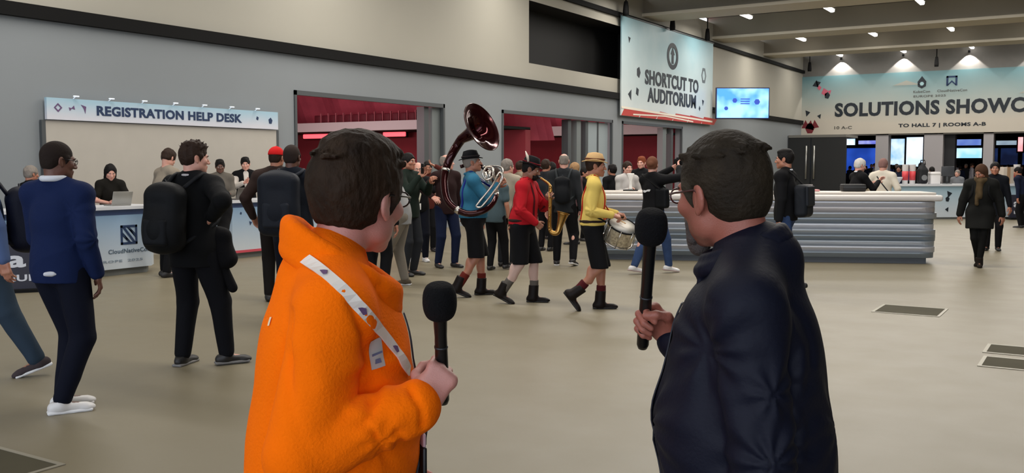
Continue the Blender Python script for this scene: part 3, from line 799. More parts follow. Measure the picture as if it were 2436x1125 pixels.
def booth(px0, px1, py0, py1, Y, m, lab, name='booth_screen'):
    a, b = on_y(px0, py1, Y), on_y(px1, py0, Y); w, h = (b[0]-a[0]), (b[2]-a[2])
    e = empty(name, ((a[0]+b[0])/2, Y, 0), label=lab, cat='screen')
    MB().box(-w/2, 0, a[2], w/2, .05, b[2]).build('screen_panel', m, e)
    MB().box(-w/2-.08, .05, max(.02, a[2]-.1), w/2+.08, .15, b[2]+.08).box(-w/2+.1, .06, 0, -w/2+.25, .14, a[2]+.02).box(w/2-.25, .06, 0, w/2-.1, .14, a[2]+.02).build('frame', M_black, e)
    return e
booth(2013, 2084, 352, 412, 64, screen_mat('blue_booth', (14, 40, 120), (46, 90, 205), .9, .4), 'blue booth wall glowing in the first hall doorway')
booth(2014, 2034, 330, 345, 66, screen_mat('ice_screen', (190, 225, 255), (240, 250, 255), 1.3), 'small white light box above the blue booth wall, at its left')
booth(2042, 2083, 334, 343, 66.4, screen_mat('lilac_screen', (120, 130, 235), (175, 185, 250), .9), 'long lilac light strip above the blue booth wall')
booth(2114, 2152, 330, 392, 64, screen_mat('ice_screen_b', (150, 200, 240), (225, 245, 255), 1.1, 1.2), 'pale ice blue video wall in the middle doorway, left half')
booth(2155, 2196, 326, 396, 62, screen_mat('white_screen', (200, 225, 255), (250, 252, 255), 1.3, .8), 'bright white video wall in the middle doorway, right half')
booth(2274, 2336, 352, 376, 64, screen_mat('cyan_screen', (150, 215, 245), (235, 250, 255), 1.2, .7), 'wide pale cyan screen in the third hall doorway')
booth(2270, 2334, 331, 346, 66, screen_mat('periwinkle', (80, 110, 210), (130, 160, 235), .8, .7), 'blue light band above the pale cyan screen')
booth(2370, 2436, 334, 345, 66, screen_mat('grey_band', (130, 150, 170), (170, 190, 205), .8, .7), 'pale grey light band in the last hall doorway')
booth(2366, 2440, 352, 392, 70, screen_mat('navy_booth', (14, 22, 50), (30, 48, 92), .8, .7), 'dark navy booth wall in the last hall doorway')
booth(2421, 2434, 326, 360, 65, screen_mat('pink_sign', (255, 120, 130), (255, 200, 200), 1.3, .7), 'upright pink light sign in the last hall doorway')
for (px, m) in ((2250, (14, 14, 20)),):
    st('wall_pier', MB().box(fx(2242), FY+.5, 0, fx(2268), FY+1.2, 3.4), mat('black_pier', (20, 20, 26), .6))
# scallops of light above the far banner
for k, px in enumerate((2003, 2150, 2306, 2470)):
    x = on_y(px, 150, FY)[0]
    e = empty('wall_downlight', (x, FY-.22, 7.62), label='small downlight throwing a cone of light above the far banner, %s from the left' % ordn[k], cat='light', group='downlights above the far banner')
    MB().lathe([(.0, .07), (.055, .07), (.06, -.05), (.045, -.06), (0, -.045)], seg=12).build('lamp_body', M_black, e)
    MB().box(-.015, 0, .02, .015, .22, .05).build('bracket', M_black, e)
    l = bpy.data.lights.new('wall_spot', 'SPOT'); l.energy = 230; l.spot_size = math.radians(100); l.spot_blend = .15; l.color = (1, .95, .9); l.shadow_soft_size = .03
    lo = bpy.data.objects.new('wall_spot', l); COL.objects.link(lo); lo.location = (x, FY-.22, 7.54); lo.rotation_euler = (math.radians(14), 0, 0)
# ------------- hanging black rigging pieces
def rig(px, py, D, lab, L=.5, up=8.15, big=.85):
    p = at(px, py, D); e = empty('ceiling_pendant', (p[0], p[1], p[2]), label=lab, cat='pendant')
    MB().tube([(0, 0, .1), (0, 0, up-p[2])], .03*big, 6).build('rod', M_black, e)
    MB().lathe([(0, .34*big), (.08*big, .32*big), (.11*big, .10), (.13*big, -.12*big), (.12*big, -.26*big), (0, -.26*big)], seg=14).build('pendant_body', M_black, e)
rig(1489, 22, 34.3, 'black pendant on a rod at the near top corner of the shortcut banner')
rig(1600, 58, 38, 'black pendant on a rod above the middle of the shortcut banner')
rig(1683, 84, 41.6, 'black pendant on a rod at the far top corner of the shortcut banner')
rig(1926, 160, 54, 'black pendant at the left end of the far banner')
rig(2228, 148, 50, 'black pendant hanging in front of the far banner')
# ------------- floor hatches
M_hatch = mat('dark_floor_plate', (72, 68, 54), .85, var=.08, vscale=3, spec=.15)
M_rim = mat('hatch_rim', (150, 144, 128), .4, .3)
def hatch(x0, x1, y0, y1, lab):
    e = empty('floor_hatch', ((x0+x1)/2, (y0+y1)/2, 0), label=lab, cat='floor hatch'); a, b = (x1-x0)/2, (y1-y0)/2
    MB().box(-a, -b, .001, a, b, .004).build('plate', M_hatch, e)
    MB().box(-a-.03, -b-.03, .001, a+.03, -b, .006).box(-a-.03, b, .001, a+.03, b+.03, .006).box(-a-.03, -b, .001, -a, b, .006).box(a, -b, .001, a+.03, b, .006).build('rim', M_rim, e)
def hpx(cs, lab):
    P = [ground(*c) for c in cs]; xs = sorted(p[0] for p in P); yy = sorted(p[1] for p in P)
    n = len(P)//2; hatch(np.mean(xs[:n]), np.mean(xs[n:]), np.mean(yy[:n]), np.mean(yy[n:]), lab)
hpx([(2108, 724), (2247, 737), (2228, 754), (2082, 741)], 'dark oblong floor hatch nearest the striped counter')
a = ground(2356, 820); b = ground(2350, 836); hatch((a[0]+b[0])/2, (a[0]+b[0])/2+1.0, b[1]-.05, a[1], 'dark oblong floor hatch, farther one of the pair at the frame edge')
a = ground(2347, 849); b = ground(2338, 868); hatch((a[0]+b[0])/2, (a[0]+b[0])/2+1.0, b[1]-.05, a[1], 'dark oblong floor hatch, nearer one of the pair at the frame edge')
c = ground(137, 1107); c2 = ground(0, 1063); hatch(c[0]-.75, c[0], c[1]-.9, c[1], 'large dark floor hatch at the near left corner of the floor')

# ------------------------------------------------------------------ banners
def banner_mat(name, c1, c2, axis=2, z0=0, z1=1, red=None, cloud=.25, sc=1.0):
    m = bpy.data.materials.new(name); m.use_nodes = True; nt = m.node_tree; b = nt.nodes['Principled BSDF']; b.inputs['Roughness'].default_value = .45
    tc = nt.nodes.new('ShaderNodeTexCoord'); sp = nt.nodes.new('ShaderNodeSeparateXYZ'); nt.links.new(tc.outputs['Object'], sp.inputs[0])
    mr = nt.nodes.new('ShaderNodeMapRange'); mr.inputs['From Min'].default_value = z0; mr.inputs['From Max'].default_value = z1; nt.links.new(sp.outputs[axis], mr.inputs['Value'])
    n = nt.nodes.new('ShaderNodeTexNoise'); n.inputs['Scale'].default_value = .8*sc; n.inputs['Detail'].default_value = 5; nt.links.new(tc.outputs['Object'], n.inputs['Vector'])
    ad = nt.nodes.new('ShaderNodeMath'); ad.operation = 'MULTIPLY_ADD'; ad.inputs[1].default_value = cloud*2; nt.links.new(n.outputs['Fac'], ad.inputs[0]); nt.links.new(mr.outputs['Result'], ad.inputs[2])
    su = nt.nodes.new('ShaderNodeMath'); su.operation = 'SUBTRACT'; su.inputs[1].default_value = cloud; nt.links.new(ad.outputs[0], su.inputs[0])
    r = nt.nodes.new('ShaderNodeValToRGB'); r.color_ramp.elements[0].color = (*lin(c1), 1); r.color_ramp.elements[1].color = (*lin(c2), 1)
    r.color_ramp.elements[0].position = .1; r.color_ramp.elements[1].position = .95
    nt.links.new(su.outputs[0], r.inputs['Fac']); nt.links.new(r.outputs['Color'], b.inputs['Base Color'])
    return m
M_ink = mat('dark_print', (14, 26, 36), .6); M_navy = mat('navy_print', (16, 44, 82), .6); M_pink = mat('pink_print', (190, 90, 110), .6); M_redp = mat('red_print', (180, 52, 40), .6); M_maroon = mat('maroon_print', (110, 20, 32), .6)
M_teal = mat('pale_teal_print', (160, 195, 200), .6); M_cream = mat('cream_print', (230, 222, 205), .6); M_greenp = mat('green_print', (120, 150, 90), .6)
def ngon(n, r, cx=0, cy=0, a0=0, sx=1, sy=1): return [(cx+r*sx*math.cos(a0+2*math.pi*i/n), cy+r*sy*math.sin(a0+2*math.pi*i/n)) for i in range(n)]
def ringshape(mb, o, U, V, cx, cy, r0, r1, t, n=24, sx=1, sy=1):
    a, b = ngon(n, r0, cx, cy, 0, sx, sy), ngon(n, r1, cx, cy, 0, sx, sy)
    for i in range(n):
        j = (i+1) % n; mb.prism([a[i], a[j], b[j], b[i]], o, U, V, t)
def shards(parent, name, m, o, U, V, items):
    """small faceted print shapes: (x, y, size, sides, angle)"""
    for (x, y, s_, n, a) in items: MB().prism(ngon(n, s_, x, y, a, 1, 1.25), o, U, V, .006).build(name, m, parent)
# 1 shortcut banner on the left wall
Y0, Y1, Z0, Z1 = 31.45, 40.75, 3.45, 6.96
e = empty('shortcut_banner', (WX+.16, Y0, Z0), label='tall pale teal banner reading SHORTCUT TO AUDITORIUM on the grey wall', cat='banner')
L, Hh = Y1-Y0, Z1-Z0
MB().box(-.03, 0, 0, .02, L, Hh).build('banner_cloth', banner_mat('teal_sky_print', (206, 214, 212), (128, 166, 176), 2, 0, Hh, sc=.8), e)
U, V, O = (0, 1, 0), (0, 0, 1), (.022, 0, 0)
def wl_(px, py): p = on_x(px, py, WX+.18); return p[1]-Y0, p[2]-Z0
for tx_, p0, p1 in (('SHORTCUT TO', (1534, 203), (1661, 218)), ('AUDITORIUM', (1540, 246), (1655, 253))):
    (ya_, za_), (yb_, zb_) = wl_(*p0), wl_(*p1); text_part('lettering', tx_, M_ink, e, (.024, ya_, (za_+zb_)/2-.02), U, V, yb_-ya_, .56, .036, .01)
mb = MB(); ey_, ez_ = wl_(1600, 134); ringshape(mb, O, U, V, ey_, ez_, .52, .34, .01, 32, 1.1, 1.0); mb.prism([(ey_+a_, ez_+b_) for a_, b_ in ((0, .36), (.2, .06), (.1, .06), (.1, -.3), (-.1, -.3), (-.1, .06), (-.2, .06))], O, U, V, .01); mb.build('compass_emblem', M_ink, e)
mb = MB()
for k in range(6): mb.prism([(k*1.6, .0), (k*1.6+1.5, .0), (k*1.6+1.9, .22+.05*(k % 2)), (k*1.6+.3, .30)], O, U, V, .004+.001*k)
mb.build('red_ridge_print', M_redp, e)
MB().prism([(0, .25), (L, .10), (L, .17), (0, .33)], (.028, 0, 0), U, V, .004).prism([(1, .05), (4, .12), (7, .02), (7, .07), (4, .17), (1, .1)], (.03, 0, 0), U, V, .004).build('cream_ridge_print', M_cream, e)
shards(e, 'shard_print', M_ink, O, U, V, [(*wl_(1497, 93), .11, 3, .4), (*wl_(1519, 172), .17, 5, 0), (*wl_(1516, 218), .14, 4, .5), (*wl_(1499, 225), .18, 3, 1), (*wl_(1672, 243), .13, 3, .4), (*wl_(1664, 258), .09, 4, .2)])
mb = MB(); ringshape(mb, O, U, V, *wl_(1674, 180), .28, .17, .008, 6, 1, 1.3); mb.build('knot_print', mat('grey_print', (90, 100, 105), .6), e)
MB().box(-.05, -.05, Hh, .04, L+.05, Hh+.05).build('top_rail', M_dark, e)
# 2 registration panel and banner
Ra, Rb = 9.55, 14.75
e = empty('registration_backdrop', (WX+.02, Ra, 0), label='tall pale backdrop panel in a thin frame behind the registration desk', cat='backdrop')
MB().box(0, 0, 0, .05, Rb-Ra, 2.39).build('panel', mat('backdrop_panel', (176, 170, 160), .7, var=.02), e)
MB().box(0, -.07, 0, .06, 0, 2.39).build('frame_post', M_dark, e); MB().box(0, Rb-Ra, 0, .06, Rb-Ra+.06, 2.39).build('frame_post', M_dark, e)
e = empty('help_desk_banner', (WX+.065, Ra, 2.40), label='long white and blue banner reading REGISTRATION HELP DESK above the backdrop', cat='banner')
L = Rb-Ra
MB().box(.0, 0, 0, .06, L, .36).build('banner_cloth', banner_mat('pale_blue_print', (205, 206, 214), (160, 192, 208), 2, 0, .36, sc=1.5), e)
text_part('lettering', 'REGISTRATION HELP DESK', M_navy, e, (.062, .92, .10), U, V, 3.28, .17, .036, .006)
mb = MB(); ringshape(mb, (.062, 0, 0), U, V, .20, .20, .075, .045, .004, 4); mb.prism(ngon(3, .035, .42, .19, .3), (.062, 0, 0), U, V, .004); mb.prism(ngon(3, .04, .48, .21, 1.3), (.062, 0, 0), U, V, .004); mb.prism([(.62, .27), (.72, .24), (.70, .12), (.67, .21)], (.062, 0, 0), U, V, .004); mb.build('knot_print', mat('plum_print', (96, 70, 110), .6), e)
shards(e, 'shard_print', M_navy, (.062, 0, 0), U, V, [(4.62, .21, .035, 4, .4), (4.98, .17, .055, 5, .2)])
for k in range(7):
    MB().tube([(.06+.05, .5+k*.68, .40), (.03, .5+k*.68, .36)], .008, 6).rbox((.12, .5+k*.68, .40), (.02, .05, .012), .008, 2).build('clip_lamp', mat('clip_lamp_white', (215, 215, 210), .4, emit=(220, 235, 255), estr=.5), e)
# 3 solutions showcase
xa, xb = on_y(1908, 250, FY)[0], 9.5; za, zb = 3.42, 6.72
e = empty('showcase_banner', (xa, FY-.10, za), label='very long teal banner reading SOLUTIONS SHOWCASE across the far wall', cat='banner')
L = xb-xa; Hb = zb-za
MB().box(0, 0, 0, L, .09, Hb).build('banner_cloth', banner_mat('teal_far_print', (190, 182, 168), (112, 152, 158), 2, .4, Hb, sc=.35, cloud=.2), e)
U, V, O = (1, 0, 0), (0, 0, 1), (0, -.004, 0)
x0 = on_y(1987, 262, FY)[0]-xa; x1 = on_y(2436, 250, FY)[0]-xa
text_part('lettering', 'SOLUTIONS SHOWCASE', M_ink, e, (x0, -.004, .98), U, V, (x1-x0)*1.185, .78, .04, .01)
xt = on_y(2138, 300, FY)[0]-xa
text_part('lettering', 'TO HALL 7 | ROOMS A-B', M_ink, e, (xt, -.004, .28), U, V, 4.3, .25, .035, .01)
text_part('lettering', '10 A-C', mat('grey_ink', (80, 78, 72), .6), e, (x0, -.004, .30), U, V, .95, .17, .02, .01)
mb = MB(); cx = on_y(2194, 195, FY)[0]-xa; mb.prism([(cx, 3.05), (cx+.22, 2.75), (cx+.2, 2.5), (cx, 2.38), (cx-.2, 2.5), (cx-.22, 2.75)], O, U, V, .006)
mb.build('drop_emblem', M_ink, e); MB().prism(ngon(6, .11, cx, 2.64), (0, -.012, 0), U, V, .006).build('drop_emblem_core', M_teal, e)
cx2 = on_y(2265, 195, FY)[0]-xa; mb = MB()
for q in ((-.27, -.25, -.17, .27), (.17, -.25, .27, .27), (-.27, .18, .27, .27)): mb.prism([(cx2+q[0], 2.72+q[1]), (cx2+q[2], 2.72+q[1]), (cx2+q[2], 2.72+q[3]), (cx2+q[0], 2.72+q[3])], O, U, V, .006)
mb.prism([(cx2-.2, 2.47), (cx2, 2.66), (cx2+.2, 2.47), (cx2+.2, 2.55), (cx2, 2.76), (cx2-.2, 2.55)], O, U, V, .006); mb.build('square_emblem', M_navy, e)
gi = mat('grey_ink', (80, 78, 72), .6)
text_part('lettering', 'KubeCon', gi, e, (cx-.42, -.004, 2.16), U, V, .84, .13, .01, .01); text_part('lettering', 'CloudNativeCon', gi, e, (cx2-.7, -.004, 2.16), U, V, 1.45, .13, .01, .01)
text_part('lettering', 'EUROPE 2025', gi, e, (cx-.4, -.004, 1.92), U, V, 1.6, .11, .01, .01)
shards(e, 'shard_print', M_ink, O, U, V, [(.78, 2.85, .20, 3, 1.4), (.9, 2.9, .17, 3, .3), (1.42, 2.2, .16, 5, .1), (1.02, 1.05, .13, 3, .9), (.34, 1.25, .17, 3, .2)])
shards(e, 'pink_shard_print', M_pink, O, U, V, [(1.28, 2.4, .19, 4, .3), (.98, 2.65, .12, 4, .1), (1.55, 2.4, .12, 3, .7)])
shards(e, 'crown_print', M_maroon, O, U, V, [(.25, .55, .25, 3, 1.57), (.5, .5, .28, 3, 1.4), (.78, .55, .25, 3, 1.7), (.5, .38, .26, 6, 0)])
for hl_ in ([(11, 1.95), (12.3, 2.45), (13.6, 1.95)], [(4.9, 2.6), (5.6, 2.85), (6.3, 2.6)]): MB().prism(hl_, O, U, V, .006).build('hill_print', mat('sand_print', (160, 160, 150), .6), e)
# 4 monitor on a bracket
D = 42.0; a = at(1706, 282, D); b = at(1828, 209, D); w = 2.25; h = 1.26; c = (a+b)/2
e = empty('wall_monitor', tuple(c), YAW+.02, label='blue glowing monitor with a dark frame hanging right of the shortcut banner', cat='monitor')
MB().rbox((0, .06, 0), (w/2+.05, .05, h/2+.05), .02, 2).build('casing', mat('navy_monitor_casing', (20, 26, 60), .4), e)
mm = screen_mat('monitor_picture', (60, 130, 225), (140, 190, 250), 1.25, 1.1)
MB().box(-w/2, -.01, -h/2, w/2, .02, h/2).build('display', mm, e)
mi_ = mat('deep_blue_icon', (40, 70, 170), .5, emit=(40, 70, 170), estr=.6)
for (x, z, r_) in ((-.35, .12, .11), (.62, .06, .13), (-.72, -.22, .09)): MB().prism(ngon(6, r_, x, z), (0, -.012, 0), (1, 0, 0), (0, 0, 1), .004).build('display_icon', mi_, e)
for k in range(3): MB().prism([(-.1, .2-.1*k), (.3, .2-.1*k), (.3, .16-.1*k), (-.1, .16-.1*k)], (0, -.012, 0), (1, 0, 0), (0, 0, 1), .004).build('display_line', mi_, e)
dx = c[0]-WX
ca, sa = math.cos(YAW), math.sin(YAW)
MB().tube([(0, .1, -.2), (-dx*ca, .1+dx*sa, -.2)], .03, 8).build('bracket_arm', M_dark, e)
# ================================================================== desks, counters, signs
M_dwhite = mat('desk_white_laminate', (206, 208, 212), .35)
M_dblue = banner_mat('desk_front_print', (188, 196, 202), (128, 160, 190), 2, .1, .95, sc=1.2, cloud=.18)
def reg_desk(x, ya, yb, label, logo=None, stripe=False, h=1.03, d=.75):
    e = empty('registration_desk', (x, ya, 0), label=label, cat='desk'); L = yb-ya
    pts = [(-d, 0), (0, 0), (0, L-.18), (-.18, L), (-d, L)]
    z0, z1 = .10, h-.13
    MB().prism(pts, (0, 0, z0), (1, 0, 0), (0, 1, 0), z1-z0).build('body', M_dblue, e)
    MB().prism([(-d+.05, .05), (-.07, .05), (-.07, L-.22), (-.22, L-.07), (-d+.05, L-.07)], (0, 0, 0), (1, 0, 0), (0, 1, 0), z0).build('plinth', mat('plinth_grey', (110, 112, 108), .6), e)
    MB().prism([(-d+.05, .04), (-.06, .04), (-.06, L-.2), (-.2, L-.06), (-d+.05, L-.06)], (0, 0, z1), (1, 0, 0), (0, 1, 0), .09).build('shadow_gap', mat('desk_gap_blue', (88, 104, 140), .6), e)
    MB().prism([(-d-.03, -.03), (.05, -.03), (.05, L-.16), (-.16, L+.04), (-d-.03, L+.04)], (0, 0, h-.045), (1, 0, 0), (0, 1, 0), .045).build('worktop', M_dwhite, e)
    n = max(2, int(round(L/1.25)))
    mb = MB()
    for k in range(1, n): mb.box(.001, k*(L-.18)/n-.004, z0+.01, .003, k*(L-.18)/n+.004, z1-.01)
    mb.build('panel_joint', mat('joint_grey', (130, 146, 160), .6), e)
    U, V = (0, 1, 0), (0, 0, 1)
    if logo is not None:
        q = logo-ya; o = (.002, 0, 0); mb = MB(); a = .145; z = .60
        for bx in ((-a, -a, -a+.035, a), (a-.035, -a, a, a), (-a, -a, a, -a+.035), (-a, a-.035, a, a)): mb.prism([(q+bx[0], z+bx[1]), (q+bx[2], z+bx[1]), (q+bx[2], z+bx[3]), (q+bx[0], z+bx[3])], o, U, V, .004)
        mb.prism([(q-a+.03, z+.115), (q-a+.075, z+.115), (q+a-.03, z-.115), (q+a-.075, z-.115)], o, U, V, .004).prism([(q-a+.03, z+.05), (q-a+.03, z-.01), (q+.035, z-.115), (q-.01, z-.115)], o, U, V, .004).prism([(q+a-.03, z-.05), (q+a-.03, z+.01), (q-.035, z+.115), (q+.01, z+.115)], o, U, V, .004)
        mb.build('square_emblem', M_navy, e)
        text_part('lettering', 'CloudNativeCon', mat('slate_ink', (70, 88, 104), .6), e, (.003, q-.36, .33), U, V, .72, .065, .012, .003)
        text_part('lettering', 'EUROPE  2025', mat('pale_slate_ink', (120, 135, 148), .6), e, (.003, q-.62, .20), U, V, .85, .035, .005, .003)
        text_part('lettering', 'KubeCon', mat('slate_ink', (70, 88, 104), .6), e, (.003, q-1.12, .31), U, V, .42, .065, .012, .003)
    if stripe:
        MB().box(.001, 0, z0, .006, L-.18, z0+.045).build('red_stripe', mat('red_stripe', (190, 70, 84), .5), e)
        shards(e, 'shard_print', M_navy, (.002, 0, 0), U, V, [(.42, .62, .035, 3, .3), (.9, .5, .03, 4, .3), (1.3, .7, .03, 3, 1), (.2, .8, .02, 4, .3), (.75, .72, .015, 4, .3)])
    return e
reg_desk(-12.5, 6.0, 9.85, 'pale blue registration desk with a square emblem, behind the man in the blue sweater', logo=9.28)
reg_desk(-13.0, 11.75, 15.2, 'white registration desk with a red foot stripe, left of the red cap', stripe=True)
def laptop(x, y, rz, label, m, z=1.03):
    e = empty('laptop', (x, y, z), rz, label=label, cat='laptop', group='laptops on the registration desks')
    b = MB().rbox((0, 0, .010), (.16, .115, .009), .006, 2).build('base', m, e); MB().box(-.14, -.03, .0192, .14, .08, .0205).build('keyboard', M_black, b)
    M = Matrix.Translation((0, .112, .018)) @ Matrix.Rotation(math.radians(-18), 4, 'X')
    s_ = MB().rbox((0, .0, .105), (.16, .005, .105), .004, 2, M).build('lid', m, e)
    MB().box(-.148, -.0075, .012, .148, -.0052, .200, M).build('display', mat('laptop_display', (120, 130, 150), .2, emit=(150, 170, 200), estr=.4), s_)
    return e
M_silver = mat('laptop_silver', (150, 148, 142), .35, .3)
laptop(-12.78, 9.30, math.radians(-96), 'silver laptop open on the desk beside the man in the beige shirt', M_silver)
laptop(-13.25, 12.1, math.radians(-84), 'dark grey laptop open at the near end of the striped-foot desk', mat('laptop_grey', (96, 92, 88), .4, .3))
def kiosk(p, rz, label, t1, t2, w=.62, h=.62, z=.07):
    e = empty('sign_panel', tuple(p), rz, label=label, cat='sign')
    MB().box(-w/2, -.04, z, w/2, .04, z+h).build('panel', mat('charcoal_sign', (38, 38, 52), .5), e)
    MB().box(-w/2-.02, -.16, 0, w/2+.02, .16, z).build('base', M_black, e)
    text_part('lettering', t1, mat('sign_white', (205, 208, 215), .5), e, (-w*.33, -.041, z+h*.45), (1, 0, 0), (0, 0, 1), w*.62, h*.36, .03, .004)
    text_part('lettering', t2, mat('sign_white', (205, 208, 215), .5), e, (-w*.3, -.041, z+h*.16), (1, 0, 0), (0, 0, 1), w*.56, h*.14, .03, .004)
p = ground(62, 693); kiosk((p[0], p[1], 0), YAW+.42, 'low charcoal sign panel with white lettering left of the man in the blue sweater', 'a1', 'EUM', .66, .62, .04)
p = ground(2424, 522); kiosk((p[0], p[1], 0), YAW, 'low charcoal sign panel with white lettering at the right edge by the far counter', 'a1', 'EUM', .62, .70, .06)

# ---- long striped counter on the right: a stack of silvery boards
A, B_ = ground(1425, 617), ground(2222, 628); A[2] = B_[2] = 0
d = B_-A; L = np.linalg.norm(d); ang = math.atan2(d[1], d[0])
e = empty('striped_counter', tuple(A), ang, label='long silvery counter built of stacked horizontal boards', cat='counter')
rnd = random.Random(3); NB = 10; z = .10; H = 1.20; bh = (H-.16-.10)/NB; DP = .95
M_bd = [mat('silver_board_%s' % n, c, .32, .35) for n, c in (('pale', (196, 198, 204)), ('mid', (160, 166, 172)), ('warm', (186, 180, 178)), ('steel', (128, 138, 146)))]
def board(k, off, m, r=.22):
    z0 = z+k*bh; out = []
    n = 8; f0, f1 = -off, -off-.055      # y of the lower and the proud upper edge of the front
    def prof(y0, rr):
        pts = [(0, y0)]
        for i in range(n+1):
            a = -math.pi/2+math.pi/2*i/n; pts.append((L+.0-rr+(rr)*math.cos(a)+off*.8, y0+rr+rr*math.sin(a)))
        pts += [(L+off*.8, DP), (0, DP)]
        return pts
    lo = prof(f0, r); hi = prof(f1, r+.05); N = len(lo); mb = MB()
    z1 = z0+bh*.78
    vs = [(x, y, z0) for x, y in lo]+[(x, y, z1) for x, y in hi]+[(x, y, z0+bh) for x, y in hi]
    fs = [tuple(range(N))[::-1], tuple(range(2*N, 3*N))]
    for i in range(N):
        j = (i+1) % N; fs += [(i, j, N+j, N+i), (N+i, N+j, 2*N+j, 2*N+i)]
    return mb.add(vs, fs).build('board', m, e)
for k in range(NB): board(k, .02+.05*rnd.random(), M_bd[[3, 0, 1, 3, 1, 0, 3, 1, 2, 0][k]])
MB().box(.0, .04, 0, L-.12, DP-.05, z).build('plinth', mat('counter_plinth', (78, 82, 86), .5), e)
MB().rbox((L/2-.02, DP/2-.05, H-.10), (L/2+.1, DP/2+.08, .05), .03, 2).build('worktop', mat('counter_top_white', (212, 206, 200), .35), e)
MB().rbox((L/2-.02, DP/2-.02, H-.03), (L/2+.02, DP/2+.0, .022), .015, 2).build('worktop_inlay', mat('counter_top_beige', (190, 182, 172), .4), e)
CT = H-.008
# ---- farther counter behind it
fa, fb = ground(2120, 522), ground(2470, 520); dd = fb-fa; L2 = np.linalg.norm(dd); an2 = math.atan2(dd[1], dd[0])
e = empty('far_counter', (fa[0], fa[1], 0), an2, label='pale blue far counter behind the striped counter', cat='counter')
MB().box(0, 0, .06, L2, .8, 1.02).build('body', banner_mat('far_counter_print', (196, 204, 210), (160, 188, 202), 2, .1, 1.0, sc=.6), e)
MB().box(-.05, -.06, 1.02, L2+.05, .86, 1.08).build('worktop', M_dwhite, e); MB().box(.04, .04, 0, L2, .76, .06).build('plinth', mat('plinth_grey', (110, 112, 108), .6), e)
shards(e, 'shard_print', M_ink, (0, -.004, 0), (1, 0, 0), (0, 0, 1), [(1.85, .78, .10, 3, .2), (1.80, .62, .07, 5, .2), (1.8, .30, .07, 3, 1), (6.0, .6, .10, 3, 1)])
FC = (np.array([fa[0], fa[1], 1.08]), dd/L2)
def on_far(px, off=.35):
    """point on top of the far counter, in line with a pixel column"""
    r = ray(px, 430); n = np.array([-FC[1][1], FC[1][0], 0]); t = ((FC[0]+n*off-CAMP)@n)/(r@n); p = CAMP+r*t; p[2] = 1.08; return p
def thing_on(px, label, cat, name, builder, off=.35, **k):
    p = on_far(px, off); e = empty(name, tuple(p), YAW, label=label, cat=cat, **k); builder(e); return e
M_rw = mat('red_stripe_cup', (200, 60, 66), .5); M_cw = mat('cup_white', (225, 222, 220), .5)
def cup(e):
    MB().lathe([(.08, 0), (.095, .60), (.10, .61), (.0, .61)], seg=14).build('body', M_cw, e); MB().lathe([(.086, .12), (.092, .40), (.096, .40), (.09, .12)], seg=14).build('band', M_rw, e)
thing_on(2153, 'white and red banner tube standing on the far counter, left one of two', 'display tube', 'display_tube', cup)
thing_on(2170, 'white and red banner tube standing on the far counter, right one of two', 'display tube', 'display_tube', cup)
def bag(e):
    sdf_obj('bag_body', [rbx((0, 0, .26), (.15, .12, .25), None, .09, .02), ell((0, 0, .50), (.09, .08, .16), k=.08)], .02, mat('black_bag_cloth', (22, 24, 28), .8), e, folds=.01)
    MB().tube([(-.08, 0, .6), (-.06, 0, .74), (.06, 0, .74), (.08, 0, .6)], .018, 6).build('handle', M_black, e)
    MB().prism(ngon(10, .09, 0, .2), (0, -.145, 0), (1, 0, 0), (0, 0, 1), .01).build('patch', mat('bag_patch', (120, 122, 124), .6), e)
thing_on(2194, 'black bag with a grey round patch on the far counter', 'bag', 'carrier_bag', bag)
def box_(e):
    MB().rbox((0, 0, .19), (.15, .16, .19), .02, 2).build('carton', M_cw, e); MB().box(-.16, -.17, .30, .16, .17, .32).build('lid_edge', mat('carton_edge', (190, 186, 180), .6), e)
thing_on(2221, 'white carton on the far counter', 'box', 'carton', box_)
def bowl(e): MB().lathe([(.08, 0), (.15, .04), (.22, .16), (.24, .22), (.22, .22), (.14, .08), (0, .06)], seg=20).build('bowl', mat('pale_bowl', (196, 200, 205), .4), e)
thing_on(2128, 'pale round bowl on the far counter, left of the banner tubes', 'bowl', 'bowl', bowl)
def mon(e):
    MB().rbox((0, 0, .40), (.20, .02, .15), .01, 2).build('screen_back', mat('monitor_back', (60, 62, 66), .5), e); MB().tube([(0, .03, .0), (0, .03, .35)], .03, 8).build('stand', M_dark, e); MB().rbox((0, .03, .012), (.12, .09, .012), .008, 2).build('foot', M_dark, e)
thing_on(2254, 'grey monitor on the far counter, seen from behind', 'monitor', 'monitor', mon)
def crate(e):
    MB().rbox((0, 0, .27), (.17, .18, .26), .02, 2).build('carton', mat('beige_carton', (176, 164, 150), .7), e); MB().box(-.05, -.185, .0, .05, -.18, .53).build('tape', mat('tape_brown', (150, 120, 90), .5), e)
thing_on(2392, 'beige carton on the far counter, right of the woman in the black coat', 'box', 'carton', crate)
thing_on(2418, 'white and red banner tube standing at the right end of the far counter', 'display tube', 'display_tube', cup)
# things lying on the striped counter
def on_str(px, off=.45):
    n = np.array([-math.sin(ang), math.cos(ang), 0]); r = ray(px, 440); t = ((A+n*off-CAMP)@n)/(r@n); p = CAMP+r*t; p[2] = CT; return p
p = on_str(2029, .55); e = empty('black_case', tuple(p), ang, label='flat black equipment case on the striped counter under the dark figure', cat='case')
MB().rbox((0, 0, .065), (.19, .16, .062), .02, 2).build('case_body', mat('black_case', (12, 12, 13), .6), e); MB().box(-.192, -.162, .075, .192, .162, .082).build('seam', M_dark, e)
p = on_str(1921, .5); e = empty('pink_tray', tuple(p), ang, label='low pink tray with a grey bowl on the striped counter', cat='tray')
MB().rbox((0, 0, .018), (.19, .13, .016), .012, 2).build('tray', mat('pink_tray', (206, 140, 140), .5), e); MB().lathe([(.04, .034), (.07, .06), (.09, .12), (.08, .12), (0, .06)], seg=16).build('bowl', mat('grey_bowl', (140, 132, 130), .4), e)
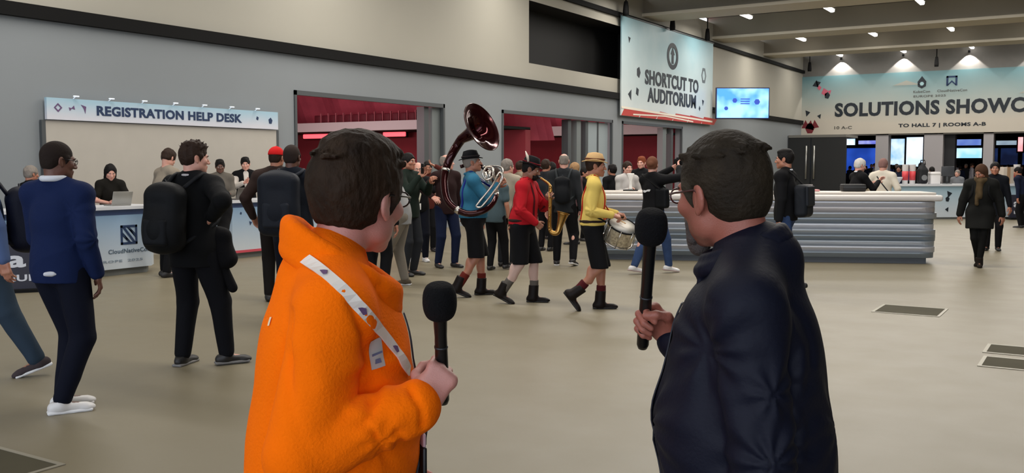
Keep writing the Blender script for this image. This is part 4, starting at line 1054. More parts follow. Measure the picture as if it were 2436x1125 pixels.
p = on_str(1500, .45); e = empty('glass_award', tuple(p), ang, label='white goblet shaped stand on a black tray on the left part of the striped counter', cat='stand')
MB().rbox((0, 0, .01), (.13, .10, .01), .006, 2).build('tray', M_black, e); MB().lathe([(.05, .02), (.028, .05), (.024, .16), (.03, .20), (.065, .30), (.06, .31), (0, .22)], seg=16).build('goblet', mat('white_goblet', (228, 226, 220), .35), e)
# ================================================================== the two men with microphones
SK_fair = skin_mat('skin_fair', (188, 134, 122)); SK_ruddy = skin_mat('skin_ruddy', (152, 92, 76))
M_foam = mat('microphone_foam', (10, 10, 12), .95, bump=.5, bscale=220, spec=.2); M_mic = mat('microphone_black', (10, 10, 11), .35)
def surf(target, p, d):
    """first hit on a garment from point p along d (both in the wearer's own frame)"""
    ok, loc, nor, _ = target.ray_cast(Vector(p), Vector(nrm(d)))
    return (np.array(loc), np.array(nor)) if ok else None
def surf_px(g, target, px, py):
    o = g.Rw.T @ (CAMP-g.loc); d = g.Rw.T @ ray(px, py); return surf(target, o, d)
def ribbon(P, Nn, w, th, rounds=2):
    P = smooth_line(P, rounds); mb = MB(); vs = []
    for i, p in enumerate(P):
        t = nrm(P[min(i+1, len(P)-1)]-P[max(i-1, 0)]); n = Nn[i]; n = nrm(n-t*(n@t)); sd = np.cross(t, n); p = p+n*th
        for (a, b) in ((-1, -1), (1, -1), (1, 1), (-1, 1)): vs.append(p+sd*a*w/2+n*b*th/2)
    fs = [(i*4+j, i*4+(j+1) % 4, (i+1)*4+(j+1) % 4, (i+1)*4+j) for i in range(len(P)-1) for j in range(4)]+[(0, 3, 2, 1), tuple(len(vs)-4+j for j in range(4))]
    return mb.add(vs, fs, False), P
def interp(pts, n):
    out = []
    for a, b in zip(pts[:-1], pts[1:]):
        for k in range(n): out.append(tuple(np.array(a)*(1-k/n)+np.array(b)*k/n))
    return out+[pts[-1]]
def patch_on(g, target, px, py, w, h, m, name, tilt=0, parent=None):
    """a small cloth patch that follows the garment underneath it"""
    hit = surf_px(g, target, px, py)
    if hit is None: return None
    c, n = hit; U = nrm(np.cross(A3(0, 0, 1), n)); V = np.cross(n, U)
    if tilt: U = rotv(U, n, tilt); V = rotv(V, n, tilt)
    q = MB(); N_ = 8; pts = []
    for i in range(N_+1):
        for j in range(N_+1):
            st_ = c+U*(i/N_-.5)*w+V*(j/N_-.5)*h+n*.03; h2 = surf(target, st_, -n)
            pts.append(h2[0]+n*.0025 if h2 else st_-n*.0275)
    q.add(pts, [(i*(N_+1)+j, (i+1)*(N_+1)+j, (i+1)*(N_+1)+j+1, i*(N_+1)+j+1) for i in range(N_) for j in range(N_)], True)
    q.build(name, m, parent); return c, U, V, n
def LV(g, px, py, D): return g.Rw.T @ (at(px, py, D)-g.loc)
def microphone(g, q, label, tip_px, D, foam=(.0365, .0405)):
    G = g.hd[q]['g']; tip = g.Rw.T @ (at(*tip_px, D)-g.loc); a = nrm(tip-G)
    r = empty('microphone', g.loc, g.rz, label=label, cat='microphone')
    bot = G-a*.075; MB().tube([bot, bot+a*.01, G+a*.02, G+a*.09, tip-a*.045, tip-a*.02], [.011, .0145, .0145, .0135, .015, .020], 18).build('handle', M_mic, r)
    MB().tube([G+a*.062, G+a*.066], [.0152, .0152], 18).build('handle_ring', mat('mic_ring_grey', (60, 62, 66), .3, .6), r)
    fr, fh = foam; t1 = nrm(np.cross(a, A3(0, 0, 1)+a*.1)); t2 = np.cross(a, t1)
    prof = [(fr*(abs(math.sin(k/18*math.pi))**.42)+.0005, -math.cos(k/18*math.pi)*fh) for k in range(19)]
    M = Matrix.Translation(Vector(tip)) @ mrot([t1, t2, a])
    MB().lathe(prof, seg=32, M=M).build('foam_windshield', M_foam, r)
    return r
# ---- man in the orange fleece
gA = figure(806, 1100, 1.665, 82, D=2.24, wd=1.14, dp=1.30, belly=.05, hs=1.13, al=1.12,
    pose=dict(pel=(0, -.02, .95), lean=2, twist=8, shrug=(-.035, -.035), head=(-44, 4, 4), hlean=0, hoff=(-.004, .052, .004),
              rh=('px', 1006, 958, 2.04), rp=(.15, -.5, -1), lh=(-.20, .20, .88), lp=(-.2, -.2, -1),
              rhd=dict(d=(.0, .55, .75), t=(-.25, -.62, .75), c=(72, 72, 45), grip=True)))
rA = start(gA, 'man in a bright orange fleece with a white lanyard holding a microphone')
s = gA.s
skin_parts(gA, rA, SK_fair, .007, hairc=mat('brown_hair', (58, 48, 38), .6))
M_or = mat('orange_fleece', (252, 112, 2), .95, bump=.3, bscale=160, spec=.1)
cf, cr, cu = gA.cf, gA.cr, gA.cu
E, Wr, S, Ea = gA.E['r'], gA.Wr['r'], gA.S['r'], gA.E['l']
inner = E+nrm(nrm(Wr-E)+nrm(S-E))*.075
gro = []
jA = jacket(gA, rA, 'fleece_jacket', M_or, .0065, i=.028, hem=-.16, folds=.003, fscale=13, arm=(.076, .070, .056), cuts=gro, seed=5, ak=.016,
       tor=[cap(gA.N-cf*.05*s-cu*.03, gA.N-cf*.01*s-cu*.03, .075*s, .06*s, k=.05), ell(gA.C-cf*.06*s-cu*.02, A3(.155, .10, .2)*s, gA.CR, k=.05), ell(gA.P*.5+gA.C*.5, A3(.185, .17, .22)*s, gA.CR, k=.06)],
       creases=[(S+gA.fw*.09-A3(0, 0, .12), cr, .006, 5, .13), (Wr-(Wr-E)*.35+A3(0, 0, -.03), cr, .006, 7, .08), (gA.P+cf*.1+A3(0, 0, .12), cr, .004, 9, .2)],
       lines=[([LV(gA, x, y, 2.0) for x, y in pp], A_, w_) for pp, A_, w_ in (
           ([(676, 745), (684, 860), (700, 960), (735, 1050), (780, 1125)], -0.0240, .013), ([(836, 714), (874, 799), (884, 900), (880, 985)], -0.0150, .012),
           ([(785, 1022), (835, 1000), (876, 984)], -0.0165, .009), ([(800, 1060), (850, 1030), (885, 1000)], 0.0120, .012), ([(825, 960), (860, 975), (884, 990)], 0.0105, .010), ([(884, 1000), (905, 1040), (900, 1080)], -0.0120, .010),
           ([(930, 1000), (955, 1035), (950, 1060)], -0.0090, .009), ([(975, 925), (1000, 965), (1005, 1010)], -0.0105, .008), ([(648, 640), (690, 632), (730, 640)], -0.0075, .010), ([(700, 800), (740, 830), (770, 900)], 0.0090, .03))])
# deep soft collar: stands at the nape and falls open to the chest
pts = [gA.N+s*(cr*.108*math.sin(a)+cf*(.118*math.cos(a)+.028)+cu*(-.028-.074*math.cos(a))) for a in np.linspace(0, 2*math.pi, 33)[:-1]]
out = [nrm(p-gA.N) for p in pts]
sdf_obj('collar', ring(pts, .027*s, .02)+ring([p+cu*.034+o_*.002 for p, o_ in zip(pts, out)], .024*s, .02)+ring([p+cu*.050+o_*.012 for p, o_ in zip(pts, out)], .015*s, .014), .0055, M_or, rA, folds=.003, fscale=26, fstretch=(1, 1, 1), seed=8,
        creases=[(pts[20]+cu*.02, out[20], .004, 5, .09), (pts[6]+cu*.02, out[6], .004, 5, .09)])
w2 = gA.E['r']+(gA.Wr['r']-gA.E['r'])*.88; dr = nrm(gA.Wr['r']-gA.E['r'])
sdf_obj('cuff', [cap(w2-dr*.028, w2+dr*.010, .055, .047, k=.01), sub(cap(w2+dr*.035, w2+dr*.06, .033, k=.006), .008)], .005, M_or, rA, folds=.002, fscale=50)
M_hairA = tint_mat('brown_hair_a', (40, 28, 18), rough=.7, spec=.15, bump=.8, bscale=70, var=.45, vscale=14, stretch=(1, 1, .45)); M_hairA2 = mat('greying_hair', (74, 74, 76), .7, bump=.6, bscale=120, var=.2, vscale=24)
H = gA.Hp; hs = gA.hs
e_ = lambda r, f, z, a, b, c, k=.012: ell(H(r, f, z), A3(a, b, c)*hs, gA.HR, k=k)
hp = hair_prims(gA, 'thick', .015)
rn = random.Random(5)
for k in range(90):    # locks swept forward across the crown
    a = rn.uniform(-3.1, 3.1); rr = rn.uniform(.005, .082); c = (rr*math.sin(a), rr*math.cos(a)*1.2-.012); zf = lambda r_: .119-r_*r_*6.0
    hp.insert(6, cap(H(c[0]*.95, c[1]-.030, zf(rr)-.006), H(c[0]*1.02+rn.uniform(-.010, .010), c[1]+.020, zf(rr)+rn.uniform(.000, .006)), .004*hs, .0075*hs, k=.006))
sdf_obj('hair', hp, .0045, M_hairA, rA, folds=.003, fscale=110, fstretch=(1, 1, .4), seed=9, tint=[(H(sg*.082, .010, .0), (.035, .052, .036), (1.8, 2.2, 2.9)) for sg in (-1, 1)])
glasses(gA, rA, mat('dark_glasses_frame', (20, 16, 18), .3))
# white lanyard ribbon: out from under the collar at the nape, over the near shoulder, down the chest
M_rib = mat('white_ribbon', (226, 218, 208), .6)
hits = [surf_px(gA, jA, x, y) for (x, y) in interp([(694, 586), (716, 608), (760, 640), (812, 684), (862, 736), (905, 788), (948, 842), (972, 882)], 4)]
hits = [h_ for h_ in hits if h_]
mb, P = ribbon([h_[0] for h_ in hits], [h_[1] for h_ in hits], .026, .003, 3); ly = mb.build('lanyard', M_rib, rA)
mb = MB()
for k in (8, 15, 22):
    if k+1 < len(P): p = P[k]; n = hits[k][1]; t = nrm(P[k+1]-P[k-1]); n = nrm(n-t*(n@t)); sd = np.cross(t, n); MB().prism([(-.012, -.005), (.008, -.007), (.013, .0), (.002, .007), (-.006, .002)], p+n*.0062, t, -sd, .0012).build('ribbon_print', mat('plum_print', (96, 70, 110), .6), ly)
# far half of the ribbon, the zip and the badge on the front of the belly
def front_line(g, target, zs, xs, off=0):
    out_ = []
    for z, x in zip(zs, xs):
        h_ = surf(target, g.C+g.cf*.6+g.cr*x+A3(0, 0, z), -g.cf)
        if h_: out_.append(h_)
    return out_
fl = front_line(gA, jA, np.linspace(.10, -.13, 12), np.linspace(-.10, -.01, 12)); mb, _ = ribbon([h_[0] for h_ in fl], [h_[1] for h_ in fl], .022, .003, 1); mb.build('lanyard', M_rib, rA)
fl = front_line(gA, jA, np.linspace(.08, -.42, 24), [0]*24); mb, _ = ribbon([h_[0] for h_ in fl], [h_[1] for h_ in fl], .014, .004, 1); mb.build('zip', mat('navy_zip', (26, 30, 46), .5), rA)
fl = front_line(gA, jA, np.linspace(-.12, -.24, 8), [-.01]*8)
mb, _ = ribbon([h_[0]+cf*.012 for h_ in fl], [h_[1] for h_ in fl], .016, .003, 1); mb.build('badge_strap', mat('black_strap', (22, 22, 24), .6), rA)
h_ = surf(jA, gA.C+cf*.6+A3(0, 0, -.31), -cf)
if h_:
    MM = Matrix.Translation(Vector(h_[0]+cf*.016)) @ mrot([gA.rt, gA.fw, gA.up])
    MB().rbox((0, 0, 0), (.040, .006, .075), .004, 2, MM).build('badge', mat('badge_black', (14, 15, 18), .4), rA)
    MB().rbox((0, .001, .085), (.034, .004, .02), .003, 2, MM).build('badge_card', mat('badge_card', (200, 170, 176), .5), rA)
r_ = patch_on(gA, jA, 895, 840, .036, .066, mat('grey_badge_cloth', (178, 182, 178), .7), 'badge_patch', 8, rA)
if r_:
    c, U, V, n = r_
    MB().prism([(-.013, -.004), (.013, -.001), (.013, .003), (-.013, .001)], c+n*.004, U, V, .001).prism([(-.008, -.022), (.008, -.022), (.006, -.012), (-.006, -.012)], c+n*.004, U, V, .001).build('patch_print', mat('slate_print', (96, 108, 140), .6), rA)
patch_on(gA, jA, 643, 765, .010, .020, mat('cream_print_b', (236, 210, 170), .7), 'yoke_print', 10, rA)
trousers(gA, rA, mat('navy_jeans', (30, 36, 52), .8), .012); shoes(gA, rA, mat('dark_shoe_leather', (28, 26, 26), .5), .008)
microphone(gA, 'r', 'black foam topped microphone in the hand of the man in the orange fleece', (1046, 717), 2.04)

# ---- man in the dark navy shirt
gB = figure(1762, 1100, 1.685, -84, D=2.16, wd=1.04, dp=1.24, belly=.055, hs=1.07, al=1.1,
    pose=dict(pel=(0, -.02, .95), lean=2, twist=-6, shrug=(-.03, -.03), head=(40, 4, -3), hlean=2, hoff=(0, .045, .0),
              rh=('px', 1602, 800, 2.26), rp=(.4, -.5, -1), lh=(-.25, -.05, .77), lp=(-.15, -1, -.9),
              rhd=dict(d=(-.05, .75, .62), t=(-.25, -.10, .88), c=(72, 72, 45), grip=True)))
rB = start(gB, 'man in a dark navy shirt with glasses and a grey goatee holding a microphone')
s = gB.s
bt = [(gB.Hp(0, .08, -.085), (.05, .04, .035), (.5, .45, .43))]
skin_parts(gB, rB, SK_ruddy, .007, hairc=mat('brown_hair', (58, 48, 38), .6), tints=bt)
M_nv = mat('navy_shirt', (5, 9, 28), .65, bump=.12, bscale=90, spec=.25)
cf, cr, cu = gB.cf, gB.cr, gB.cu
S, E = gB.S['l'], gB.E['l']; fwv = gB.fw
gro = [sub(cap(S+fwv*.085-cr*.02-cu*.08, E*.8+S*.2+fwv*.07-cr*.02, .005, .007, k=.02))]
jB = jacket(gB, rB, 'shirt', M_nv, .0065, i=.024, hem=-.16, folds=.003, fscale=12, fstretch=(1, 1, .35), arm=(.070, .060, .046), cuts=gro, seed=11, ak=.014,
       tor=[cap(gB.N-cf*.04*s, gB.N-cf*.01*s, .080*s, .068*s, k=.05), ell(gB.C-cf*.05*s-cu*.02, A3(.15, .10, .2)*s, gB.CR, k=.05), ell(gB.P*.5+gB.C*.5, A3(.18, .165, .22)*s, gB.CR, k=.06)],
       creases=[(S+fwv*.08-A3(0, 0, .09), cr, .006, 8, .15), (E-fwv*.02, cr, .006, 9, .14), (S-fwv*.05-cu*.16, cr, .005, 7, .12), (gB.P+A3(0, 0, .12)+cf*.05, cf, .005, 11, .22), (gB.S['r']+cf*.1-A3(0, 0, .1), cr, .006, 7, .13)],
       lines=[([LV(gB, x, y, 2.0) for x, y in pp], A_, w_) for pp, A_, w_ in (
           ([(1850, 672), (1880, 710), (1915, 765), (1935, 820), (1938, 870)], -.009, .009), ([(1842, 900), (1850, 1000), (1858, 1125)], -.012, .012), ([(1870, 760), (1905, 830), (1900, 920)], .008, .012), ([(1660, 780), (1690, 812), (1740, 830)], -.006, .010),
           ([(1640, 700), (1690, 720), (1750, 715)], -.005, .012), ([(1880, 950), (1905, 1010), (1900, 1080)], .007, .012), ([(1780, 700), (1800, 800), (1790, 900)], -.006, .02))])
pts = [gB.N+s*(cr*.078*math.sin(a)+cf*(.088*math.cos(a)+.016)+cu*(.030-.034*math.cos(a))) for a in np.linspace(0, 2*math.pi, 27)[:-1]]
sdf_obj('collar', ring([p+cu*.012 for p in pts], .012*s, .012)+ring([p-cu*.014+nrm(p-gB.N)*.010 for p in pts], .014*s, .015)+[cap(pts[1]-cu*.01, pts[1]-cu*.055+cf*.02+cr*.02, .011, .006, k=.012), cap(pts[-1]-cu*.01, pts[-1]-cu*.055+cf*.02-cr*.02, .011, .006, k=.012)], .0055, M_nv, rB)
fl = front_line(gB, jB, np.linspace(.10, -.42, 24), [0]*24); mb, _ = ribbon([h_[0] for h_ in fl], [h_[1] for h_ in fl], .030, .003, 1); mb.build('button_placket', mat('navy_placket', (10, 15, 30), .6), rB)
M_hB = tint_mat('short_brown_grey_hair', (38, 31, 22), rough=.7, spec=.15, bump=.5, bscale=110, var=.35, vscale=16); M_hB2 = mat('grey_side_hair', (92, 84, 74), .65, bump=.5, bscale=150, var=.2, vscale=26)
e_ = lambda r, f, z, a, b, c, k=.012: ell(gB.Hp(r, f, z), A3(a, b, c)*gB.hs, gB.HR, k=k)
hp = hair_prims(gB, 'short', .010)
rn = random.Random(8); H = gB.Hp
for k in range(70):
    a = rn.uniform(-3.1, 3.1); rr = rn.uniform(.005, .078); c = (rr*math.sin(a), min(.055, rr*math.cos(a)*1.2-.014)); zf = lambda r_: .115-r_*r_*6.2
    hp.insert(4, cap(H(c[0]*.95, c[1]-.026, zf(rr)-.005), H(c[0]*1.02+rn.uniform(-.008, .008), c[1]+.014, zf(rr)+rn.uniform(0, .004)), .004*gB.hs, .006*gB.hs, k=.006))
sdf_obj('hair', hp, .0045, M_hB, rB, folds=.0012, fscale=120, seed=3, tint=[(H(sg*.080, .03, .005), (.035, .045, .040), (1.9, 2.1, 2.3)) for sg in (-1, 1)])
for sg in ():
    sdf_obj('hair_side', [e_(sg*.052, .018, .006, .026, .038, .034), e_(sg*.050, -.02, .018, .030, .04, .03), sub(e_(sg*.088, .002, -.024, .028, .024, .040), .01), sub(e_(0, .118, -.03, .074, .064, .1), .012)], .0045, M_hB2, rB, folds=.001, fscale=160)
sdf_obj('goatee', [e_(0, .088, -.092, .030, .026, .028), e_(0, .092, -.114, .022, .020, .020, .02), cap(H(-.028, .084, -.058), H(-.034, .076, -.092), .011, .013, k=.01), cap(H(.028, .084, -.058), H(.034, .076, -.092), .011, .013, k=.01), cap(H(-.024, .094, -.05), H(.024, .094, -.05), .008, k=.008), sub(e_(0, .114, -.066, .022, .014, .008), .005)],
        .004, mat('grey_beard', (84, 76, 72), .8, bump=.6, bscale=200), rB, folds=.001, fscale=160)
glasses(gB, rB, mat('dark_red_glasses', (58, 20, 22), .3))
trousers(gB, rB, mat('navy_jeans', (30, 36, 52), .8), .012); shoes(gB, rB, mat('dark_shoe_leather', (28, 26, 26), .5), .008)
microphone(gB, 'r', 'black foam topped microphone in the hand of the man in the navy shirt', (1549, 540), 2.16)
# ================================================================== people in the hall
SKs = dict(fair=skin_mat('skin_pale', (206, 156, 138)), tan=skin_mat('skin_tan', (168, 116, 92)), brown=skin_mat('skin_brown', (98, 64, 50)), dark=skin_mat('skin_dark', (70, 46, 38)), olive=skin_mat('skin_olive', (140, 98, 78)), legs=skin_mat('skin_pink', (200, 156, 142)))
def cm(name, rgb, **k): return mat(name, rgb, **dict(dict(rough=.85, bump=.15, bscale=60, spec=.15), **k))
BLK = cm('black_cloth', (16, 16, 18)); CHA = cm('charcoal_cloth', (38, 40, 44)); NAV = cm('navy_cloth', (20, 26, 46)); JEAN = cm('blue_denim', (48, 66, 100), var=.15, vscale=9)
DBR = cm('dark_brown_cloth', (44, 32, 28)); HBK = cm('black_hair', (20, 17, 16), rough=.6, bump=.6); HBR = cm('dark_brown_hair', (44, 30, 22), rough=.6, bump=.6); HGR = cm('grey_hair', (126, 118, 110), rough=.6, bump=.5)
WSH = mat('white_shoe_rubber', (212, 210, 208), .45); DSH = mat('dark_shoe_leather', (28, 26, 26), .5)
def strap_on(g, target, root, m, name, r0, w=.03, front=(.12, -.20), back=(.12, -.22), th=.004):
    """a brace or bag strap over one shoulder, laid on the garment"""
    P = []
    for z in np.linspace(front[1], front[0], 7): P.append(surf(target, g.C+g.cf*.5+g.cr*r0+g.cu*z, -g.cf))
    for f in np.linspace(.06, -.06, 5): P.append(surf(target, g.C+g.cf*f+g.cr*r0+g.cu*.32, -g.cu))
    for z in np.linspace(back[0], back[1], 7): P.append(surf(target, g.C-g.cf*.5+g.cr*r0*.9+g.cu*z, g.cf))
    P = [p for p in P if p]
    if len(P) < 4: return None
    mb, _ = ribbon([p[0] for p in P], [p[1] for p in P], w, th, 1); return mb.build(name, m, root)
def hat(g, root, crown, band, brim=.118, hc=.085, soft=0, name='hat', feather=None):
    H = g.Hp; h = g.hs; e = link(name, None, root)
    M = Matrix.Translation(Vector(H(0, -.012, .058))) @ mrot([g.hr, g.hf, g.hu]) @ Matrix.Scale(h, 4)
    b = MB(); n = 26; vs = []
    for (r, z) in ((.0, hc+.030), (.045, .028+hc), (.074, .018+hc), (.084, hc*.6), (.090, .02), (.092, .0), (.104, -.002), (brim, .006), (brim+.003, .002), (brim, -.004), (.09, -.010)):
        for j in range(n):
            a = 2*math.pi*j/n; f = math.cos(a); x = r*math.sin(a); y = r*1.18*f; zz = z-(.018*abs(f)*(r/brim)**2 if r > .1 else 0)+(.014*abs(math.sin(a))**2 if r > .1 else 0)
            if 0 < r < .08 and z > hc*.7: zz -= .018*math.exp(-(x/.02)**2)
            vs.append(M @ Vector((x, y, zz)))
    k = 11; fs = [(i*n+j, i*n+(j+1) % n, (i+1)*n+(j+1) % n, (i+1)*n+j) for i in range(k-1) for j in range(n)]
    b.add(vs, fs, True); me = b.build('tmp', crown).data; bpy.data.objects.remove(bpy.data.objects['tmp']); bpy.data.objects.remove(e)
    o = link(name, me, root); me.name = name
    MB().tube([M @ Vector((.0915*math.sin(a), .0915*1.18*math.cos(a), .018)) for a in np.linspace(0, 2*math.pi, 25)[:-1]], .010*h, 6, closed=True).build('hat_band', band, o)
    if feather is not None:
        MB().tube([M @ Vector(p) for p in ((.09, -.03, .02), (.10, -.06, .08), (.095, -.10, .13))], [.012, .016, .004], 6).build('hat_feather', feather, o)
    return o
def cap_hat(g, root, m):
    H = g.Hp; h = g.hs; e = lambda r, f, z, a, b, c, k=.01: ell(H(r, f, z), A3(a, b, c)*h, g.HR, k=k)
    o = sdf_obj('cap', [e(0, -.012, .036, .088, .108, .098), cut(H(0, 0, .03), -g.hu), ], .006, m, root)
    sdf_obj('cap_peak', [ell(H(0, .11, .036), A3(.062, .07, .012)*h, g.HR)], .005, m, o); MB().rbox((0, 0, 0), (.008, .008, .005), .003, 2, Matrix.Translation(Vector(H(0, -.012, .134)))).build('cap_button', m, o)
def band_player(px, py, H, th, label, shirt, skin, pose, bd, suspender, hatm, sock, seedn=1, stocking=None):
    g = figure(px, py, H, th, pose, **bd); r = start(g, label)
    skin_parts(g, r, skin, .011, hairc=HBR)
    j = jacket(g, r, 'shirt', shirt, .009, i=.014, hem=.01, folds=.006, seed=seedn, arm=(.066, .056, .042), fscale=20, creases=[(g.E[q]+g.fw*.02, g.cr, .006, 7, .10) for q in 'lr'])
    sdf_obj('collar', ring(collar_pts(g, .070, .068, .030, drop=.03), .015*g.s, .01)+[cap(collar_pts(g, .07, .068, .03, drop=.03)[i], collar_pts(g, .07, .068, .03, drop=.03)[i]-g.cu*.05+g.cf*.025+g.cr*s_*.02, .014, .008, k=.01) for i, s_ in ((1, 1), (21, -1))], .007, shirt, r)
    trousers(g, r, BLK, .010, name='shorts', shorts=True, folds=.005, wide=1.15)
    b = MB(); pr = [ell(g.P+g.up*.055*g.s, A3(.178*g.wd, .128*g.dp+g.belly*.3, .05)*g.s+.012, g.PR), cut(g.P+g.up*.075*g.s, g.up), cut(g.P+g.up*.035*g.s, -g.up)]
    sdf_obj('belt', pr, .009, DBR, r)
    if suspender is not None:
        for sg in (-1, 1): strap_on(g, j, r, suspender, 'suspender', sg*.085*g.s, .030, front=(.12, -.24), back=(.12, -.24))
    for q in 'lr':
        a, k = g.A[q], g.K[q]; d = nrm(k-a)
        if stocking is not None: sdf_obj('stocking', [limb(k, a, .053*g.s, .041*g.s), ell(k*.68+a*.32-g.ft[q][1]*.018*g.s, A3(.050, .052, .116)*g.s, g.PR, k=.02)], .009, stocking, r)
        sdf_obj('sock', [cap(a-d*.02, a+d*.20*g.s, .050*g.s, .054*g.s, k=.01), cut(a+d*.185*g.s, d)], .007, sock, r, folds=.003, fscale=60)
    shoes(g, r, cm('dark_boot', (24, 18, 16), rough=.5), .008, mat('boot_sole', (20, 17, 15), .7), boot=.125, name='boot')
    return g, r, j
# ---------------- the marching band
M_blue = cm('turquoise_shirt', (44, 100, 126)); M_red = cm('red_shirt', (168, 24, 34)); M_yel = cm('yellow_shirt', (214, 186, 98))
gQ, rQ, jQ = band_player(1126, 704, 1.80, 82, 'man in a turquoise shirt and black hat carrying a sousaphone', M_blue, SKs['tan'],
    dict(lean=-2, head=(4, -4, 0), rh=(.10, .28, 1.36), rp=(.5, -.5, -1), lh=(-.02, .30, 1.34), lp=(-.6, -.5, -1), lf=(-.10, .12, 0, -6, 0), rf=(.10, -.20, 22, 6, 0), rhd=dict(c=(55, 60, 40)), lhd=dict(c=(55, 60, 40))),
    dict(wd=1.05, belly=.05, dp=1.15), cm('royal_blue_brace', (26, 34, 120)), None, cm('rust_sock', (96, 34, 26)), 3)
hat(gQ, rQ, cm('black_felt', (18, 18, 20)), cm('dark_band', (40, 34, 34)), .125, .07)
sdf_obj('hair', hair_prims(gQ, 'short', .008), .008, HGR, rQ)
M_sous = mat('maroon_lacquer', (48, 14, 16), .12, .55); M_sil = mat('silver_plate', (205, 198, 188), .22, .9); M_sin = mat('bell_inside', (54, 14, 18), .10, .75)
sq = empty('sousaphone', gQ.loc, gQ.rz, label='dark red sousaphone with a wide bell above the head of the player', cat='sousaphone')
V3 = lambda *p: A3(*p)
def spline(P, n=6):
    P = [np.asarray(p, float) for p in P]; out = []
    for i in range(len(P)-1):
        p0, p1, p2, p3 = P[max(i-1, 0)], P[i], P[i+1], P[min(i+2, len(P)-1)]
        for k in range(n):
            t = k/n; out.append(.5*((2*p1)+(-p0+p2)*t+(2*p0-5*p1+4*p2-p3)*t*t+(-p0+3*p1-3*p2+p3)*t**3))
    return out+[P[-1]]
bn = nrm(V3(.74, -.54, .42)); bc = V3(.11, -.04, 2.11)
t1 = nrm(np.cross(bn, V3(0, 0, 1))); t2 = np.cross(bn, t1); MBell = Matrix.Translation(Vector(bc)) @ mrot([t1, t2, bn])
prof = [(.058, -.36), (.066, -.30), (.080, -.22), (.10, -.14), (.145, -.075), (.21, -.03), (.28, -.008), (.318, 0), (.322, .006), (.314, .004), (.275, -.004), (.20, -.024), (.135, -.07), (.09, -.14), (.06, -.22), (.04, -.30)]
def open_lathe(prof, M, seg=40):
    vs = [M @ Vector((r*math.cos(2*math.pi*j/seg), r*math.sin(2*math.pi*j/seg), z)) for (r, z) in prof for j in range(seg)]
    fs = [(i*seg+j, i*seg+(j+1) % seg, (i+1)*seg+(j+1) % seg, (i+1)*seg+j) for i in range(len(prof)-1) for j in range(seg)]
    return MB().add(vs, fs, True)
open_lathe(prof, MBell).build('bell', M_sin, sq)
MB().tube([MBell @ Vector((.318*math.cos(a), .318*math.sin(a), .004)) for a in np.linspace(0, 2*math.pi, 41)[:-1]], .007, 8, closed=True).build('bell_rim', M_sous, sq)
be = bc-bn*.34
path = spline([be, be-bn*.08+V3(0, .0, -.05), V3(-.27, .15, 1.76), V3(-.33, .14, 1.62), V3(-.36, .04, 1.42), V3(-.30, -.12, 1.18), V3(-.08, -.26, 1.05), V3(.16, -.26, 1.10), V3(.28, -.16, 1.26), V3(.24, .10, 1.50), V3(.04, .24, 1.66), V3(-.16, .24, 1.62)])
MB().tube(path, list(np.linspace(.060, .024, len(path))), 14).build('body_tube', M_sous, sq)
for f_, w_ in ((.30, .05), (.52, .045), (.75, .036)):
    i = int(f_*(len(path)-2)); MB().tube([path[i], path[i+1]], w_*1.06, 14).build('ferrule', M_sil, sq)
mp = gQ.Hp(0, .118, -.066)
MB().tube(spline([V3(.27, -.17, 1.30), V3(.34, -.20, 1.46), V3(.36, -.14, 1.60), mp+gQ.hf*.10+V3(0, 0, .0), mp+gQ.hf*.03]), .010, 10).tube([mp+gQ.hf*.035, mp+gQ.hf*.004], [.010, .018], 12).build('mouthpipe', M_sil, sq)
loop = spline([V3(.30, -.24, 1.52), V3(.24, -.28, 1.40), V3(.08, -.30, 1.20), V3(.04, -.30, 1.14), V3(.09, -.30, 1.13), V3(.16, -.29, 1.20), V3(.33, -.25, 1.42), V3(.36, -.24, 1.50), V3(.33, -.24, 1.55), V3(.30, -.24, 1.52)])
MB().tube(loop, .012, 8).build('tuning_slide', M_sil, sq)
MB().tube(spline([V3(.17, -.22, 1.62), V3(.12, -.24, 1.54), V3(.16, -.24, 1.46), V3(.24, -.22, 1.50), V3(.24, -.20, 1.60), V3(.17, -.22, 1.62)]), .012, 8).build('valve_loop', M_sil, sq)
for k in range(3):
    c = V3(.17+.045*k, -.16-.02*k, 1.42+.02*k); MB().tube([c, c+V3(-.02, .0, .14)], .017, 10).build('valve', M_sil, sq)
gR, rR, jR = band_player(1243, 721, 1.725, 108, 'man in a red shirt with braces playing a saxophone', M_red, SKs['olive'],
    dict(lean=7, head=(-10, 12, 0), hoff=(0, .02, 0), rh=(.16, .22, .98), rp=(.9, -.5, -.6), lh=(-.02, .30, 1.26), lp=(-.9, -.2, -.8), lf=(-.14, .10, 0, -10, 0), rf=(.10, -.22, 24, 4, 0), rhd=dict(c=(60, 55, 40)), lhd=dict(c=(60, 55, 40))),
    dict(wd=1.12, belly=.03, dp=1.12), cm('dark_maroon_brace', (70, 14, 20)), None, cm('grey_sock', (92, 86, 80)), 7, cm('pale_stocking', (196, 166, 154)))
hat(gR, rR, cm('black_felt', (18, 18, 20)), cm('maroon_band', (90, 20, 26)), .120, .07, feather=mat('cream_feather', (215, 205, 190), .8))
sdf_obj('hair', hair_prims(gR, 'crop', .006), .008, HBK, rR)
sdf_obj('beard', [ell(gR.Hp(0, .075, -.082), A3(.050, .040, .040), gR.HR, k=.02), cap(gR.Hp(-.052, .03, -.05), gR.Hp(-.03, .08, -.085), .016, k=.01), cap(gR.Hp(.052, .03, -.05), gR.Hp(.03, .08, -.085), .016, k=.01), cap(gR.Hp(-.022, .098, -.048), gR.Hp(.022, .098, -.048), .008, k=.008)], .006, HBK, rR)  # moustache, plus a beard whose dark tone stands in for the hat's shadow
M_gold = mat('brass_gold', (158, 120, 62), .25, .85)
sx = empty('saxophone', gR.loc, gR.rz, label='golden saxophone held by the man in the red shirt', cat='saxophone')
m0 = gR.Hp(0, .112, -.066)
